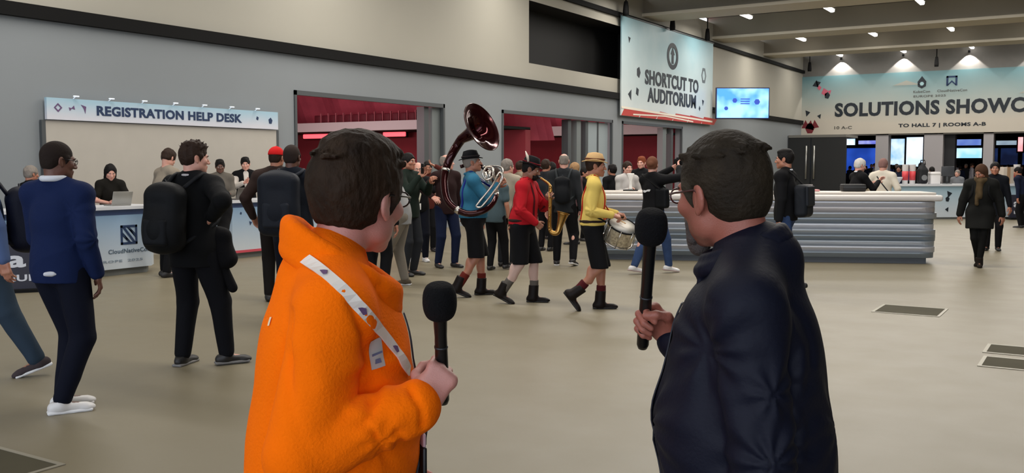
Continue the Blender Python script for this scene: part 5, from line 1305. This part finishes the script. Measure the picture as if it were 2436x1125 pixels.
Rf, Rr = gR.fw, gR.rt; X3 = lambda r, f, z: Rr*r+Rf*f+V3(0, 0, z)
sp = spline([m0, m0+Rf*.05-V3(0, 0, .02), X3(.01, .34, 1.40), X3(.02, .35, 1.30), X3(.08, .36, 1.08), X3(.12, .37, .92), X3(.13, .40, .86), X3(.12, .46, .86), X3(.10, .49, .95), X3(.08, .52, 1.08)])
n_ = len(sp); rad = [.008]*n_
for i in range(n_): u = i/(n_-1); rad[i] = .010+.026*u if u < .8 else .031+.040*((u-.8)/.2)**2
MB().tube(sp, rad, 14).build('sax_body', M_gold, sx); MB().tube([sp[0]-Rf*.0, sp[4]], .013, 10).build('mouthpiece', mat('ebonite', (14, 14, 14), .3), sx)
tq = nrm(sp[-1]-sp[-3]); MB().tube([sp[-1]+tq*.003*0, sp[-1]+tq*.012], [.072, .080], 20).build('bell_rim', M_gold, sx)
kb = MB()
for k in range(9):
    p = sp[int(12+k*2.6)]; kb.tube([p+Rr*(.02+.002*k), p+Rr*(.034+.002*k)], .011, 8)
kb.tube([sp[12]+Rr*.04, sp[30]+Rr*.05], .004, 6); kb.build('keys', M_gold, sx, kind='stuff')
gS, rS, jS = band_player(1408, 737, 1.755, 90, 'man in a yellow shirt with red braces playing a snare drum', M_yel, SKs['tan'],
    dict(lean=2, head=(0, 2, 0), rh=(.16, .22, 1.08), rp=(.4, -1, -.5), lh=(-.10, .28, 1.08), lp=(-.4, -1, -.5), lf=(-.10, .10, 0, -6, 0), rf=(.10, -.20, 52, 4, 0), rhd=dict(c=(50, 60, 40)), lhd=dict(c=(50, 60, 40))),
    dict(wd=1.0, dp=1.05), cm('red_brace', (176, 40, 24)), None, cm('burgundy_sock', (74, 22, 26)), 5)
hat(gS, rS, cm('straw_felt', (196, 160, 112)), cm('brown_band', (90, 54, 34)), .122, .065)
sdf_obj('hair', hair_prims(gS, 'short', .008), .008, HBR, rS)
dr_ = empty('snare_drum', gS.loc, gS.rz, label='silver snare drum hanging in front of the man in the yellow shirt', cat='drum')
dn = nrm(V3(.30, -.42, .85)); a1 = nrm(np.cross(dn, V3(0, 1, 0))); a2 = np.cross(dn, a1); dc = V3(.31, -.06, .88)
MD = Matrix.Translation(Vector(dc)) @ mrot([a1, a2, dn])
MB().lathe([(.0, -.10), (.165, -.10), (.168, -.08), (.168, .08), (.165, .10), (.0, .10)], seg=32, M=MD).build('shell', mat('glitter_shell', (190, 180, 160), .25, .7, var=.4, vscale=40), dr_)
MB().lathe([(0, .102), (.158, .103), (.0, .1035)], seg=32, M=MD).build('drum_head', mat('drum_skin', (205, 198, 184), .5), dr_)
for z in (-.10, .10): MB().tube([MD @ Vector((.172*math.cos(a), .172*math.sin(a), z)) for a in np.linspace(0, 2*math.pi, 33)[:-1]], .010, 8, closed=True).build('hoop', M_sil if z < 0 else M_black, dr_)
for k in range(8):
    a = 2*math.pi*k/8; MB().tube([MD @ Vector((.180*math.cos(a), .180*math.sin(a), z)) for z in (-.11, .11)], .006, 6).build('tension_rod', M_sil, dr_)
tr = empty('snare_harness', gS.loc, gS.rz, label='black carrying strap between the drum and the belt of the man in the yellow shirt', cat='strap')
MB().tube(spline([dc+V3(-.15, -.02, .12), V3(.12, -.10, 1.02), V3(.06, -.18, 1.06)]), .012, 6).build('strap', M_black, tr)
for q, lab in (('r', 'near'), ('l', 'far')):
    G = gS.hd[q]['g']; tip = dc+dn*.13+V3(.02 if q == 'r' else -.02, -.05 if q == 'r' else .06, 0)
    st_ = empty('drum_stick', gS.loc, gS.rz, label='wooden drum stick in the %s hand of the man in the yellow shirt' % lab, cat='drum stick')
    d_ = nrm(tip-G); MB().tube([G-d_*.09, G, tip-d_*.03, tip-d_*.01, tip], [.008, .008, .005, .008, .003], 8).build('stick', mat('hickory', (190, 150, 100), .5), st_)
bt_ = empty('snare_beater', gS.loc, gS.rz, label='white tufted beater with a black grip fixed right of the snare drum', cat='beater')
MB().tube([dc+a1*-.0+V3(.16, -.02, -.02), dc+V3(.24, -.03, .02)], [.012, .020], 8).build('grip', M_black, bt_)
sdf_obj('tuft', [ell(dc+V3(.21, -.07, -.05), (.045, .04, .035)), ell(dc+V3(.235, -.07, -.02), (.03, .03, .03))], .006, mat('white_tuft', (220, 216, 210), .9), bt_, folds=.01, fscale=90)

# ---------------- left side
gC = figure(150, 976, 1.80, 40, dict(pel=(0, .02, .94), lean=-1, side=0, head=(30, 8, 0), rh=(.235, .07, .88), rp=(.5, -1, -.2), lh=(-.13, .27, .98), lp=(-.25, -.3, -1), lf=(-.055, .08, 0, 36, 0), rf=(.045, -.06, 0, 44, 0)), wd=1.02, dp=1.1, belly=.015)
rC = start(gC, 'man in a royal blue sweater over a white shirt with white shoes'); skin_parts(gC, rC, SKs['brown'], .010, hairc=HBK)
jC = jacket(gC, rC, 'sweater', cm('royal_blue_knit', (16, 30, 66), bump=.25, bscale=120), .009, i=.018, hem=-.10, folds=.005, seed=21, arm=(.066, .058, .044), creases=[(gC.E['r'], gC.cr, .006, 7, .10), (gC.S['r']-A3(0, 0, .1), gC.cf, .005, 7, .12)])
sdf_obj('shirt_collar', ring(collar_pts(gC, .072, .072, .052, drop=.03), .017, .012), .006, mat('white_cotton', (205, 208, 214), .8), rC)
trousers(gC, rC, cm('ink_navy_trousers', (10, 14, 28)), .010, wide=1.05, folds=.006); shoes(gC, rC, WSH, .007, mat('white_sole', (225, 225, 225), .5))
sdf_obj('hair', hair_prims(gC, 'crop', .006), .006, cm('cropped_black_hair', (34, 26, 22), rough=.8, bump=.5), rC); glasses(gC, rC, mat('dark_glasses_frame', (20, 16, 18), .3))
h_ = surf_px(gC, jC, 118, 640)
if h_: c_ = h_[0]-A3(0, 0, .012); sdf_obj('shirt_tail', [ell(c_-A3(0, .0, .02), (.038, .018, .017), k=.01), ell(c_+A3(.030, .0, -.022), (.026, .016, .010), k=.01)], .006, mat('white_cotton', (205, 208, 214), .8), rC, folds=.004, fscale=60)
gD = figure(466, 872, 1.82, 38, dict(pel=(0, 0, .95), lean=2, head=(36, 4, 0), rh=('px', 503, 518, 7.62), rp=(.8, -.7, -.6), lh=(-.16, .24, 1.02), lp=(-.8, -.5, -.6), lf=(-.14, .02, 0, -6, 0), rf=(.17, .16, 0, 40, 0)), wd=1.06, dp=1.1)
rD = start(gD, 'man in a black suit with messy brown hair and a black backpack'); skin_parts(gD, rD, SKs['fair'], .010, hairc=HBR)
jacket(gD, rD, 'suit_jacket', cm('black_suit', (11, 12, 14)), .010, i=.020, hem=-.16, folds=.005, seed=31, arm=(.068, .060, .044))
sdf_obj('shirt_collar', ring(collar_pts(gD, .066, .066, .030, drop=.03), .013, .01), .006, mat('grey_collar', (170, 165, 165), .8), rD)
trousers(gD, rD, cm('black_trousers', (13, 14, 19)), .011, folds=.006, wide=1.1); shoes(gD, rD, DSH, .008, mat('grey_sole', (120, 118, 116), .6))
Hd = gD.Hp; rn = random.Random(2); tf = []
for k in range(60):
    a = rn.uniform(-3.1, 3.1); rr = rn.uniform(.01, .085); tf.append(cap(Hd(rr*math.sin(a), rr*math.cos(a)-.01, .11-rr*rr*5), Hd(rr*1.2*math.sin(a)+rn.uniform(-.02, .02), rr*1.2*math.cos(a)-.005+rn.uniform(-.02, .02), .142-rr*rr*6+rn.uniform(-.012, .012)), .011, .004, k=.006))
hp_ = hair_prims(gD, 'thick', .012); sdf_obj('hair', hp_[:5]+tf+hp_[5:], .006, HBR, rD, folds=.006, fscale=70)
backpack(gD, 'big black backpack on the man in the black suit', cm('black_nylon', (13, 15, 18), rough=.6), cm('black_nylon_b', (18, 20, 24), rough=.6), h=.50, w=.33, d=.19, zoff=-.04, roff=-.05)
co = empty('draped_coat', gD.loc, gD.rz, label='black coat draped over the forearm of the man in the black suit', cat='coat')
hx_ = gD.Wr['r']; V4 = lambda px, py, D_: gD.Rw.T @ (at(px, py, D_)-gD.loc)
D_ = 7.75
sdf_obj('coat_body', [cap(V4(500, 556, D_), V4(535, 560, D_), .05, .06, k=.04), cap(V4(525, 570, D_), V4(542, 615, D_), .07, .085, k=.05), cap(V4(500, 570, D_), V4(515, 640, D_), .07, .06, k=.05), ell(V4(538, 486, D_+.35), (.055, .08, .12), k=.05), cap(V4(538, 500, D_+.3), V4(530, 560, D_+.1), .05, .05, k=.04), ell(V4(520, 585, D_), (.10, .06, .13), k=.05)], .011, cm('black_coat_wool', (9, 9, 12)), co, folds=.012, fscale=16)
sdf_obj('coat_sleeve', [cap(V4(522, 620, D_), V4(553, 684, D_), .052, .040, k=.02)], .010, cm('black_coat_wool', (9, 9, 12)), co, folds=.006)
gE = figure(-18, 896, 1.80, -88, dict(lean=3, rh=(.26, .15, .9), lh=(-.26, -.12, .86), lf=(-.10, -.30, 18, -6, 0), rf=(.10, .30, 0, 6, 0)), wd=1.04)
rE = start(gE, 'person in a denim blue shirt and slate trousers leaving at the left edge'); skin_parts(gE, rE, SKs['tan'], .011, hairc=HBR)
jacket(gE, rE, 'shirt', cm('denim_shirt', (76, 94, 132)), .010, i=.018, hem=-.20, folds=.006, seed=41); trousers(gE, rE, cm('slate_trousers', (46, 60, 74)), .011, wide=1.12, folds=.007); shoes(gE, rE, cm('grey_brown_shoe', (66, 58, 60)), .008, mat('white_sole', (225, 225, 225), .5))
sdf_obj('hair', hair_prims(gE, 'short'), .009, HBR, rE)
backpack(gE, 'navy black backpack on the person in the denim shirt at the left edge', cm('navy_nylon', (14, 18, 34), rough=.6), cm('navy_nylon_b', (20, 22, 34), rough=.6), h=.46, w=.32, d=.20, zoff=-.04)
def ph(g, q, lab, m=None):
    G = g.hd[q]['g']; r = empty('phone', g.loc, g.rz, label=lab, cat='phone'); MM_ = Matrix.Translation(Vector(G+A3(0, 0, .045))) @ mrot([g.rt, g.fw, g.up])
    b = MB().rbox((0, 0, 0), (.037, .005, .075), .004, 2, MM_).build('phone_body', mat('phone_black', (12, 12, 14), .3), r); MB().box(-.033, -.0065, -.069, .033, -.0052, .069, MM_).build('phone_screen', mat('phone_screen', (120, 140, 150), .2, emit=(150, 170, 180), estr=.4), b)
g, r = crowd_person(72, 640, 1.63, 60, 'person in black reaching up behind the man in the blue sweater', BLK, BLK, HGR, SKs['tan'], dict(lean=6, rh=(.20, .42, 1.62), rp=(.6, -.2, -1), lh=(-.2, .3, 1.2)), D=14.4, vox=.014)
ph(g, 'r', 'black phone held up beside the frame post of the backdrop')
# ---------------- staff behind the desks
g, r = crowd_person(265, 600, 1.665, 168, 'woman with long dark hair and a black top behind the desk', cm('black_top', (22, 20, 16)), BLK, HBK, SKs['fair'], dict(lean=10, head=(0, 14, 0), rh=(.08, .34, 1.10), lh=(-.10, .34, 1.10), rp=(1, -.5, -.6), lp=(-1, -.5, -.6)), D=15.5, style='long', vox=.012, sleeve='short', wd=.92)
g, r = crowd_person(388, 659, 1.90, 60, 'man in a beige shirt with dark hair looking down at the desk end', cm('beige_shirt', (132, 122, 108)), BLK, HBR, SKs['fair'], dict(lean=12, head=(-14, 26, -8), rh=(.22, .30, 1.1), lh=(-.2, .32, 1.12), lf=(-.10, .08, 0, -6, 0)), vox=.012, style='thick')
g, r = crowd_person(527, 600, 1.75, 172, 'man with black hair in a grey shirt behind the striped-foot desk', cm('grey_shirt', (98, 92, 84)), BLK, HBK, SKs['brown'], dict(lean=4, head=(4, 4, 0), rh=(.12, .30, 1.12), lh=(-.12, .3, 1.12)), D=17.9, vox=.013, style='thick')
g, r = crowd_person(588, 600, 1.80, 176, 'woman in a black vest over white clapping her hands at the desk', cm('white_blouse', (206, 198, 190)), BLK, HBK, SKs['fair'], dict(lean=2, head=(6, 6, 4), rh=(.06, .30, 1.28), lh=(-.06, .30, 1.26), rp=(1, -.2, -.9), lp=(-1, -.2, -.9)), D=18.6, vox=.012, style='thick', wd=.95, topname='blouse')
jacket(g, r, 'vest', BLK, .012, sleeve='none', i=.026, hem=-.12, cuts=[sub(cap(g.N+g.cf*.1, g.C+g.cf*.16-g.cu*.1, .05, .02, k=.02), .02)], arm=(.06, .05, .04))
# ---------------- red cap pair
gK = figure(662, 716, 1.86, 8, dict(head=(22, 4, 0), lh=(-.27, .08, .95), lp=(-1, -.6, -.4)), wd=1.05)
rK = start(gK, 'man in a bright red cap and dark brown jacket'); skin_parts(gK, rK, SKs['tan'], .012, hairc=HBR); jacket(gK, rK, 'jacket', DBR, .012, i=.024, hem=-.18, folds=.006, seed=8)
trousers(gK, rK, cm('brown_black_trousers', (26, 22, 20)), .012); shoes(gK, rK, DSH, .010); cap_hat(gK, rK, cm('red_cap_cloth', (190, 28, 28))); sdf_obj('hair', hair_prims(gK, 'short', .006), .008, HBR, rK)
gL = figure(700, 762, 1.85, 14, dict(head=(10, 2, 0), rh=(.30, .06, .86), lh=(-.22, .2, 1.0)), wd=1.08, dp=1.1)
rL = start(gL, 'dark haired man in a black T-shirt with a slate backpack'); skin_parts(gL, rL, SKs['brown'], .011, hairc=HBK); jacket(gL, rL, 't_shirt', cm('black_tee', (22, 26, 34)), .011, sleeve='short', i=.020, hem=-.16, folds=.005, seed=9, arm=(.072, .06, .05))
trousers(gL, rL, cm('black_blue_trousers', (18, 20, 30)), .012); shoes(gL, rL, DSH, .010); sdf_obj('hair', hair_prims(gL, 'crop', .008), .008, cm('dark_cropped_hair', (44, 34, 30), rough=.8), rL)
backpack(gL, 'large slate grey backpack beside the red cap', cm('slate_nylon', (24, 28, 36), rough=.6), cm('slate_nylon_b', (32, 36, 44), rough=.6), h=.60, w=.40, d=.22, zoff=-.03, roff=-.06)
# ---------------- spectators behind the band
g, r = crowd_person(950, 680, 1.78, -80, 'person in khaki trousers behind the face of the man in the orange fleece', cm('white_grey_top', (150, 150, 150)), cm('khaki_trousers', (132, 124, 112)), HBR, SKs['tan'], dict(pel=(0, -.04, .95), lean=16, lf=(-.10, .22, 0, -8, 0), rf=(.10, -.06, 0, 6, 0), lh=(-.2, .3, 1.1)), vox=.012, shoe=cm('olive_sneaker', (90, 80, 66)), sole=WSH)
g, r = crowd_person(896, 700, 1.80, 30, 'person in black trousers mostly hidden behind the orange fleece', BLK, BLK, HBK, SKs['tan'], dict(), vox=.016)
g, r = crowd_person(973, 640, 1.82, 130, 'person in a dark green jacket holding up a phone beside the orange fleece wearer', cm('bottle_green_jacket', (26, 36, 30)), CHA, HBK, SKs['tan'], dict(lh=(-.05, .36, 1.34), rh=(.12, .30, 1.42), rp=(.6, -.2, -1), lp=(-.6, -.2, -1), lhd=dict(c=(40, 40, 30))), D=14.3, vox=.013)
ph(g, 'r', 'phone held up by the person in the dark green jacket')
gO = figure(996, 622, 1.70, 176, dict(head=(0, 4, 0), lh=(-.38, .30, 1.20), lp=(-.6, -.4, -1), rh=(.22, .26, 1.16), lf=(-.12, 0, 0, -10, 0), rf=(.10, 0, 0, 10, 0)), wd=1.02)
rO = start(gO, 'bald man in a black vest with a white lanyard and white shoes'); skin_parts(gO, rO, SKs['fair'], .012, hairc=HGR); jacket(gO, rO, 'vest', BLK, .011, sleeve='short', i=.018, hem=-.08, folds=.004, seed=5)
trousers(gO, rO, cm('black_jeans', (16, 18, 28)), .012); shoes(gO, rO, WSH, .009, WSH); lanyard(gO, rO, mat('white_ribbon_b', (205, 200, 180), .6), w=.014, badge=mat('white_card', (215, 212, 205), .6)); glasses(gO, rO, mat('dark_glasses_frame', (20, 16, 18), .3))
g, r = crowd_person(1018, 600, 1.72, 172, 'dark haired person with one arm raised behind the bald man in the black vest', cm('rust_top', (78, 34, 28)), BLK, HBK, SKs['tan'], dict(lh=(-.12, .18, 1.66), lp=(-1, 0, -.4)), D=18.4, vox=.016)
g, r = crowd_person(1062, 636, 1.82, 150, 'balding man in a dark brown jacket behind the sousaphone', cm('deep_brown_jacket', (40, 24, 24)), cm('navy_jeans_b', (20, 28, 52)), HGR, SKs['fair'], dict(head=(-40, 0, 0), lf=(-.12, .05, 0, -10, 0), rf=(.12, -.05, 0, 10, 0), rh=(.3, .12, 1.1)), vox=.012, style='rim', hairt=.006)
g, r = crowd_person(1206, 612, 1.74, 20, 'person in a beige coat with a dark strap behind the saxophone player', cm('beige_coat', (158, 148, 132)), CHA, HGR, SKs['fair'], dict(head=(30, 0, 0), lh=(-.26, .1, 1.0)), D=15.6, vox=.013, skirt=.3)
MBs = MB().tube(spline([g.C+g.cr*-.14+A3(0, -.14, .05), g.C+A3(-.12, -.22, -.35), g.P+A3(-.14, -.22, -.22), g.P+A3(-.10, -.22, -.50)]), .020, 8); MBs.build('hanging_strap', cm('brown_strap', (64, 44, 44)), r)
g, r = crowd_person(1178, 640, 1.60, 30, 'person in a teal grey top between the sousaphone and saxophone players', cm('teal_grey_top', (70, 86, 92)), BLK, HBR, SKs['tan'], dict(rf=(.1, .2, 0, 0, 0)), D=15.0, vox=.014, sleeve='short')
gT, rT = crowd_person(1341, 632, 1.84, 8, 'man in a charcoal jacket seen from behind, right of the red shirt', cm('charcoal_jacket', (40, 42, 44)), BLK, HGR, SKs['fair'], dict(head=(-8, 0, 0), lf=(-.12, .06, 0, -8, 0), rf=(.15, -.04, 12, 14, 0)), vox=.012, style='rim', hairt=.004, sole=WSH)
backpack(gT, 'black backpack on the man in the charcoal jacket', cm('black_nylon', (13, 15, 18), rough=.6), cm('grey_nylon', (44, 48, 50), rough=.6), h=.38, w=.24, d=.09, zoff=-.02)
bgp = [(1298, 18.5, 1.76, 30, 'man in a grey jumper behind the shoulder of the saxophone player', CHA, HBR, 'short'), (1312, 21.5, 1.72, -30, 'dark haired woman far behind, between the saxophone player and the charcoal jacket', BLK, HBK, 'long'), (1366, 20.0, 1.70, -60, 'fair haired person right of the charcoal jacket man', cm('mauve_top', (96, 70, 74)), cm('fair_hair', (150, 118, 84)), 'short'),
       (1238, 20.5, 1.74, 60, 'brown haired person behind the hat of the saxophone player', cm('sand_top', (130, 118, 100)), HBR, 'short'), (1390, 21, 1.60, 120, 'dark haired person left of the yellow shirt, far behind', BLK, HBK, 'short'), (1455, 20.4, 1.66, -40, 'dark haired person just right of the beige hat, behind the counter', BLK, HBK, 'thick')]
for (px, D_, H_, th_, lab, top, hc_, sty) in bgp: crowd_person(px, 600, H_, th_, lab, top, BLK, hc_, SKs['tan'], dict(), D=D_, vox=.018, style=sty)
crowd_person(1487, 600, 1.72, 150, 'person in a white and grey top behind the left end of the striped counter', cm('pale_grey_top', (176, 172, 168)), CHA, HBR, SKs['fair'], dict(lean=6, rh=(.1, .3, 1.2), lh=(-.2, .3, 1.15)), D=18.8, vox=.014)
crowd_person(1524, 600, 1.83, -150, 'red haired person facing the camera behind the striped counter', BLK, BLK, cm('ginger_hair', (120, 62, 40)), SKs['fair'], dict(head=(-10, 4, 0)), D=20.2, vox=.014, style='thick')
# ---------------- woman with raised arms by the counter
gV = figure(1552, 650, 1.77, 42, dict(lean=-2, head=(-30, -6, 0), rh=(.20, .34, 1.60), rp=(1, -.2, -.6), lh=(.02, .40, 1.58), lp=(-1, -.2, -.6), lf=(-.10, -.30, 10, 20, 0), rf=(.10, .26, 8, 20, 0)), wd=.95)
rV = start(gV, 'person in a black printed top and jeans raising a camera by the counter'); skin_parts(gV, rV, SKs['fair'], .011, hairc=HBR); jV = jacket(gV, rV, 'top', BLK, .010, i=.016, hem=-.08, folds=.005, seed=6)
trousers(gV, rV, JEAN, .011, folds=.006); shoes(gV, rV, WSH, .009, cm('pink_grey_sole', (170, 150, 145))); sdf_obj('hair', hair_prims(gV, 'bun', .012), .008, cm('auburn_hair', (104, 66, 48)), rV)
hh = surf(jV, gV.C-gV.cf*.6-gV.cu*.02, gV.cf)
if hh:
    c_, n_ = hh; U_ = nrm(np.cross(A3(0, 0, 1), n_)); Vv = np.cross(n_, U_)
    MB().prism([(-.07, -.01), (-.03, -.02), (.01, .0), (.06, .0), (.08, .03), (.03, .03), (-.02, .015), (-.06, .02)], c_+n_*.006, U_, Vv, .003).build('back_print', mat('white_print', (205, 205, 205), .7), rV)
cam_e = empty('camera', gV.loc, gV.rz, label='dark camera held up by the person in the black printed top', cat='camera')
cc = (gV.hd['r']['g']+gV.hd['l']['g'])/2+A3(.0, .02, .03); MC = Matrix.Translation(Vector(cc)) @ mrot([gV.rt, gV.fw, gV.up])
MB().rbox((0, 0, 0), (.075, .035, .05), .012, 2, MC).rbox((0, 0, .055), (.03, .025, .014), .008, 2, MC).build('camera_body', M_black, cam_e); MB().tube([MC @ Vector((0, .03, 0)), MC @ Vector((0, .11, 0))], [.036, .040], 16).build('lens', M_black, cam_e)
sb = empty('shoulder_bag', gV.loc, gV.rz, label='black shoulder bag at the right hip of the person raising a camera', cat='bag')
bc_ = gV.C+gV.cr*.24-gV.cu*.12-gV.cf*.06; sdf_obj('bag_body', [rbx(bc_, (.11, .06, .15), gV.CR, .04)], .010, cm('black_nylon', (13, 15, 18), rough=.6), sb, folds=.005)
MB().tube(spline([bc_+gV.cu*.14-gV.cf*.05, gV.S['l']+gV.cu*.075-gV.cf*.05, gV.N+gV.cf*.09-gV.cu*.03-gV.cr*.08, bc_+gV.cu*.14+gV.cf*.08]), .012, 6).build('strap', M_black, sb)
# ---------------- man behind the navy shirt's head
gX = figure(1866, 690, 1.85, -72, dict(lean=2, head=(-8, 2, 0), rh=(.24, .12, .84), lh=(-.27, .0, .84), lf=(-.10, -.22, 14, 0, 0), rf=(.10, .22, 0, 0, 0)), D=12.6, wd=1.0)
rX = start(gX, 'man in a black sweater and jeans passing the right counter'); skin_parts(gX, rX, SKs['tan'], .011, hairc=HBK); jacket(gX, rX, 'sweater', BLK, .010, i=.018, hem=-.08, folds=.005, seed=12); trousers(gX, rX, JEAN, .011); shoes(gX, rX, DSH, .009)
sdf_obj('hair', hair_prims(gX, 'thick', .010), .008, HBK, rX); sdf_obj('collar', ring(collar_pts(gX, .066, .066, .030, drop=.03), .012, .01), .006, mat('white_cotton', (205, 208, 214), .8), rX)
sb = empty('messenger_bag', gX.loc, gX.rz, label='black messenger bag on the back of the man passing the right counter', cat='bag')
bc_ = gX.C-gX.cf*.25-gX.cu*.16-gX.cr*.05; sdf_obj('bag_body', [rbx(bc_, (.17, .085, .21), gX.CR, .06)], .010, cm('grey_black_nylon', (24, 27, 32), rough=.6), sb, folds=.006); sdf_obj('bag_flap', [rbx(bc_-gX.cf*.085+gX.cu*.06, (.15, .02, .13), gX.CR, .018)], .008, cm('grey_black_nylon_b', (32, 35, 40), rough=.6), sb)
MB().tube(spline([bc_+gX.cu*.18-gX.cf*.02, gX.S['l']*.5+gX.N*.5+gX.cu*.075-gX.cf*.03, gX.N+gX.cf*.11-gX.cu*.06, gX.C+gX.cf*.14+gX.cr*.08, gX.P+gX.cr*.19+gX.cu*.14, bc_-gX.cu*.1+gX.cr*.12]), .014, 6, flat=(tuple(gX.cf), .6)).build('strap', M_black, sb)
# ---------------- woman in the black coat
gY = figure(2328, 634, 1.655, 184, dict(lean=3, head=(28, 24, 0), rh=(.34, .02, .82), lh=(-.36, .02, .80), rp=(1, -.6, 0), lp=(-1, -.6, 0), lf=(-.015, .12, 0, -8, 0), rf=(.02, -.10, 20, 8, 0)), wd=1.0)
rY = start(gY, 'woman in a long black coat and brown scarf walking towards the camera'); skin_parts(gY, rY, SKs['tan'], .011, hairc=HBR)
jacket(gY, rY, 'coat', cm('black_olive_coat', (20, 20, 18)), .010, i=.034, skirt=.62, folds=.009, fscale=14, seed=14, arm=(.07, .06, .05)); trousers(gY, rY, cm('black_leggings', (14, 14, 13)), .011, wide=.85); shoes(gY, rY, cm('brown_black_boot', (30, 24, 20)), .009, boot=.08, name='boot')
sdf_obj('hair', hair_prims(gY, 'long', .016), .009, cm('brown_long_hair', (70, 48, 34)), rY, folds=.006)
sdf_obj('scarf', ring(collar_pts(gY, .088, .092, .04, drop=.02), .034, .02)+[cap(gY.N+gY.cf*.11, gY.C+gY.cf*.15-gY.cu*.05, .045, .035, k=.03), cap(gY.N+gY.cf*.10+gY.cr*.04, gY.C+gY.cf*.15+gY.cr*.05-gY.cu*.16, .035, .03, k=.02)], .010, cm('brown_olive_scarf', (72, 58, 38), var=.3, vscale=12), rY, folds=.012, fscale=30)
backpack(gY, 'dark backpack on the woman in the long black coat', BLK, BLK, h=.40, w=.30, d=.14, zoff=.02, i=.04, vox=.012)
crowd_person(2360, 600, 1.70, 180, 'person in black right behind the woman in the long coat', cm('soot_coat', (14, 16, 22)), BLK, HBK, SKs['tan'], dict(lh=(-.3, .05, .8)), D=18.6, vox=.014, hem=-.25)
# ---------------- people round the counters on the right
g, r = crowd_person(2094, 600, 1.78, 12, 'person in a cream top with a crossbody strap behind the striped counter', cm('cream_top', (208, 200, 184)), BLK, cm('rosy_grey_hair', (128, 96, 90)), SKs['fair'], dict(lean=4, head=(0, 10, 0), lh=(-.3, .2, 1.1), rh=(.25, .22, 1.08)), D=19.2, vox=.012)
hj = [o for o in r.children if o.name.startswith('jacket')][0]; P_ = [surf(hj, g.C-g.cf*.5+g.cr*x+g.cu*z, g.cf) for x, z in zip(np.linspace(-.09, .15, 9), np.linspace(.14, -.18, 9))]; P_ = [p for p in P_ if p]
mb, _ = ribbon([p[0] for p in P_], [p[1] for p in P_], .022, .004, 1); mb.build('crossbody_strap', CHA, r)
crowd_person(2030, 600, 1.78, 62, 'person in black with pale hair in front of the black doors', BLK, BLK, cm('white_blond_hair', (190, 186, 180)), SKs['fair'], dict(lean=8, rh=(.1, .42, 1.32), head=(0, 8, 0), lh=(-.1, .35, 1.25)), D=18.4, vox=.013, shirtcol=mat('white_cotton', (205, 208, 214), .8))
crowd_person(2216, 560, 1.62, -30, 'black haired person in black behind the white carton', BLK, BLK, HBK, SKs['olive'], dict(lean=10, head=(0, 14, 0)), D=31.5, vox=.018, wd=1.1)
crowd_person(2186, 560, 1.76, 20, 'person in black behind the bag with the round patch', BLK, BLK, HBK, SKs['olive'], dict(head=(0, 14, 0)), D=32.6, vox=.02, wd=1.1)
crowd_person(2134, 560, 1.66, 190, 'person in navy behind the pale bowl on the far counter', NAV, BLK, HBK, SKs['olive'], dict(), D=33.2, vox=.02)
crowd_person(2273, 560, 1.50, 200, 'grey haired person in grey behind the grey monitor', cm('mid_grey_top', (110, 112, 116)), BLK, HGR, SKs['fair'], dict(), D=32.0, vox=.02)
crowd_person(2430, 545, 1.62, -70, 'person in dark navy at the right edge by the low sign', NAV, BLK, HBK, SKs['tan'], dict(lean=14), D=25.5, vox=.018)
# ---------------- crowd far off in the exhibition hall
def copy_tree(o, parent=None):
    c = o.copy(); COL.objects.link(c); c.parent = parent
    for ch in list(o.children): copy_tree(ch, c)
    return c
protos = {}
def far_person(px, Y, k, grp, lab):
    p = on_y(px, 400, Y); p[2] = 0
    if k not in protos:
        top, hc_, th_, pose_, sty = [(NAV, HBK, 0, {}, 'short'), (BLK, HBR, 90, dict(lf=(-.1, .25, 0, 0, 0), rf=(.1, -.2, 20, 0, 0)), 'thick'), (cm('hall_blue_top', (60, 80, 150)), HBK, 180, dict(rh=(.2, .3, 1.2)), 'long'), (CHA, HGR, 150, {}, 'short'), (cm('hall_pale_top', (170, 165, 172)), HBR, -60, dict(head=(0, 15, 0), lh=(-.1, .3, 1.2)), 'short')][k]
        g_ = figure(1218, 500, 1.66+.04*k, th_, pose_, D=20); r_ = start(g_, lab, grp)
        skin_parts(g_, r_, SKs['tan'], .028, detail=False, hairc=None, hands=False); jacket(g_, r_, 'jacket', top, .028, hem=-.12, folds=.004); trousers(g_, r_, BLK, .028); sdf_obj('hair', hair_prims(g_, sty), .016, hc_, r_); shoes(g_, r_, DSH, .02)
        protos[k] = r_; r = r_
    else: r = copy_tree(protos[k])
    r['label'] = lab; r['group'] = grp; r.location = p; r.rotation_euler = (0, 0, YAW+px*1.7)
DW = [('first', [(2022, 60.5), (2036, 58.5), (2049, 61.5), (2060, 59.2), (2073, 60.3), (2081, 58.2)]), ('middle', [(2120, 60), (2133, 58), (2147, 60.8), (2160, 58.6), (2176, 60.2), (2190, 58)]), ('third', [(2272, 60.4), (2284, 58.3), (2298, 60), (2312, 58.8), (2327, 60.6)]), ('last', [(2370, 59.6), (2383, 58.4), (2398, 60.8), (2412, 58.9), (2428, 60)])]
kk = 0
for nm, L_ in DW:
    for jj, (px, Y) in enumerate(L_): far_person(px, Y, kk % 5, 'crowd in the %s hall doorway' % nm, 'distant visitor in the %s hall doorway, %s from its left' % (nm, ordn[jj])); kk += 3 if kk % 2 else 1
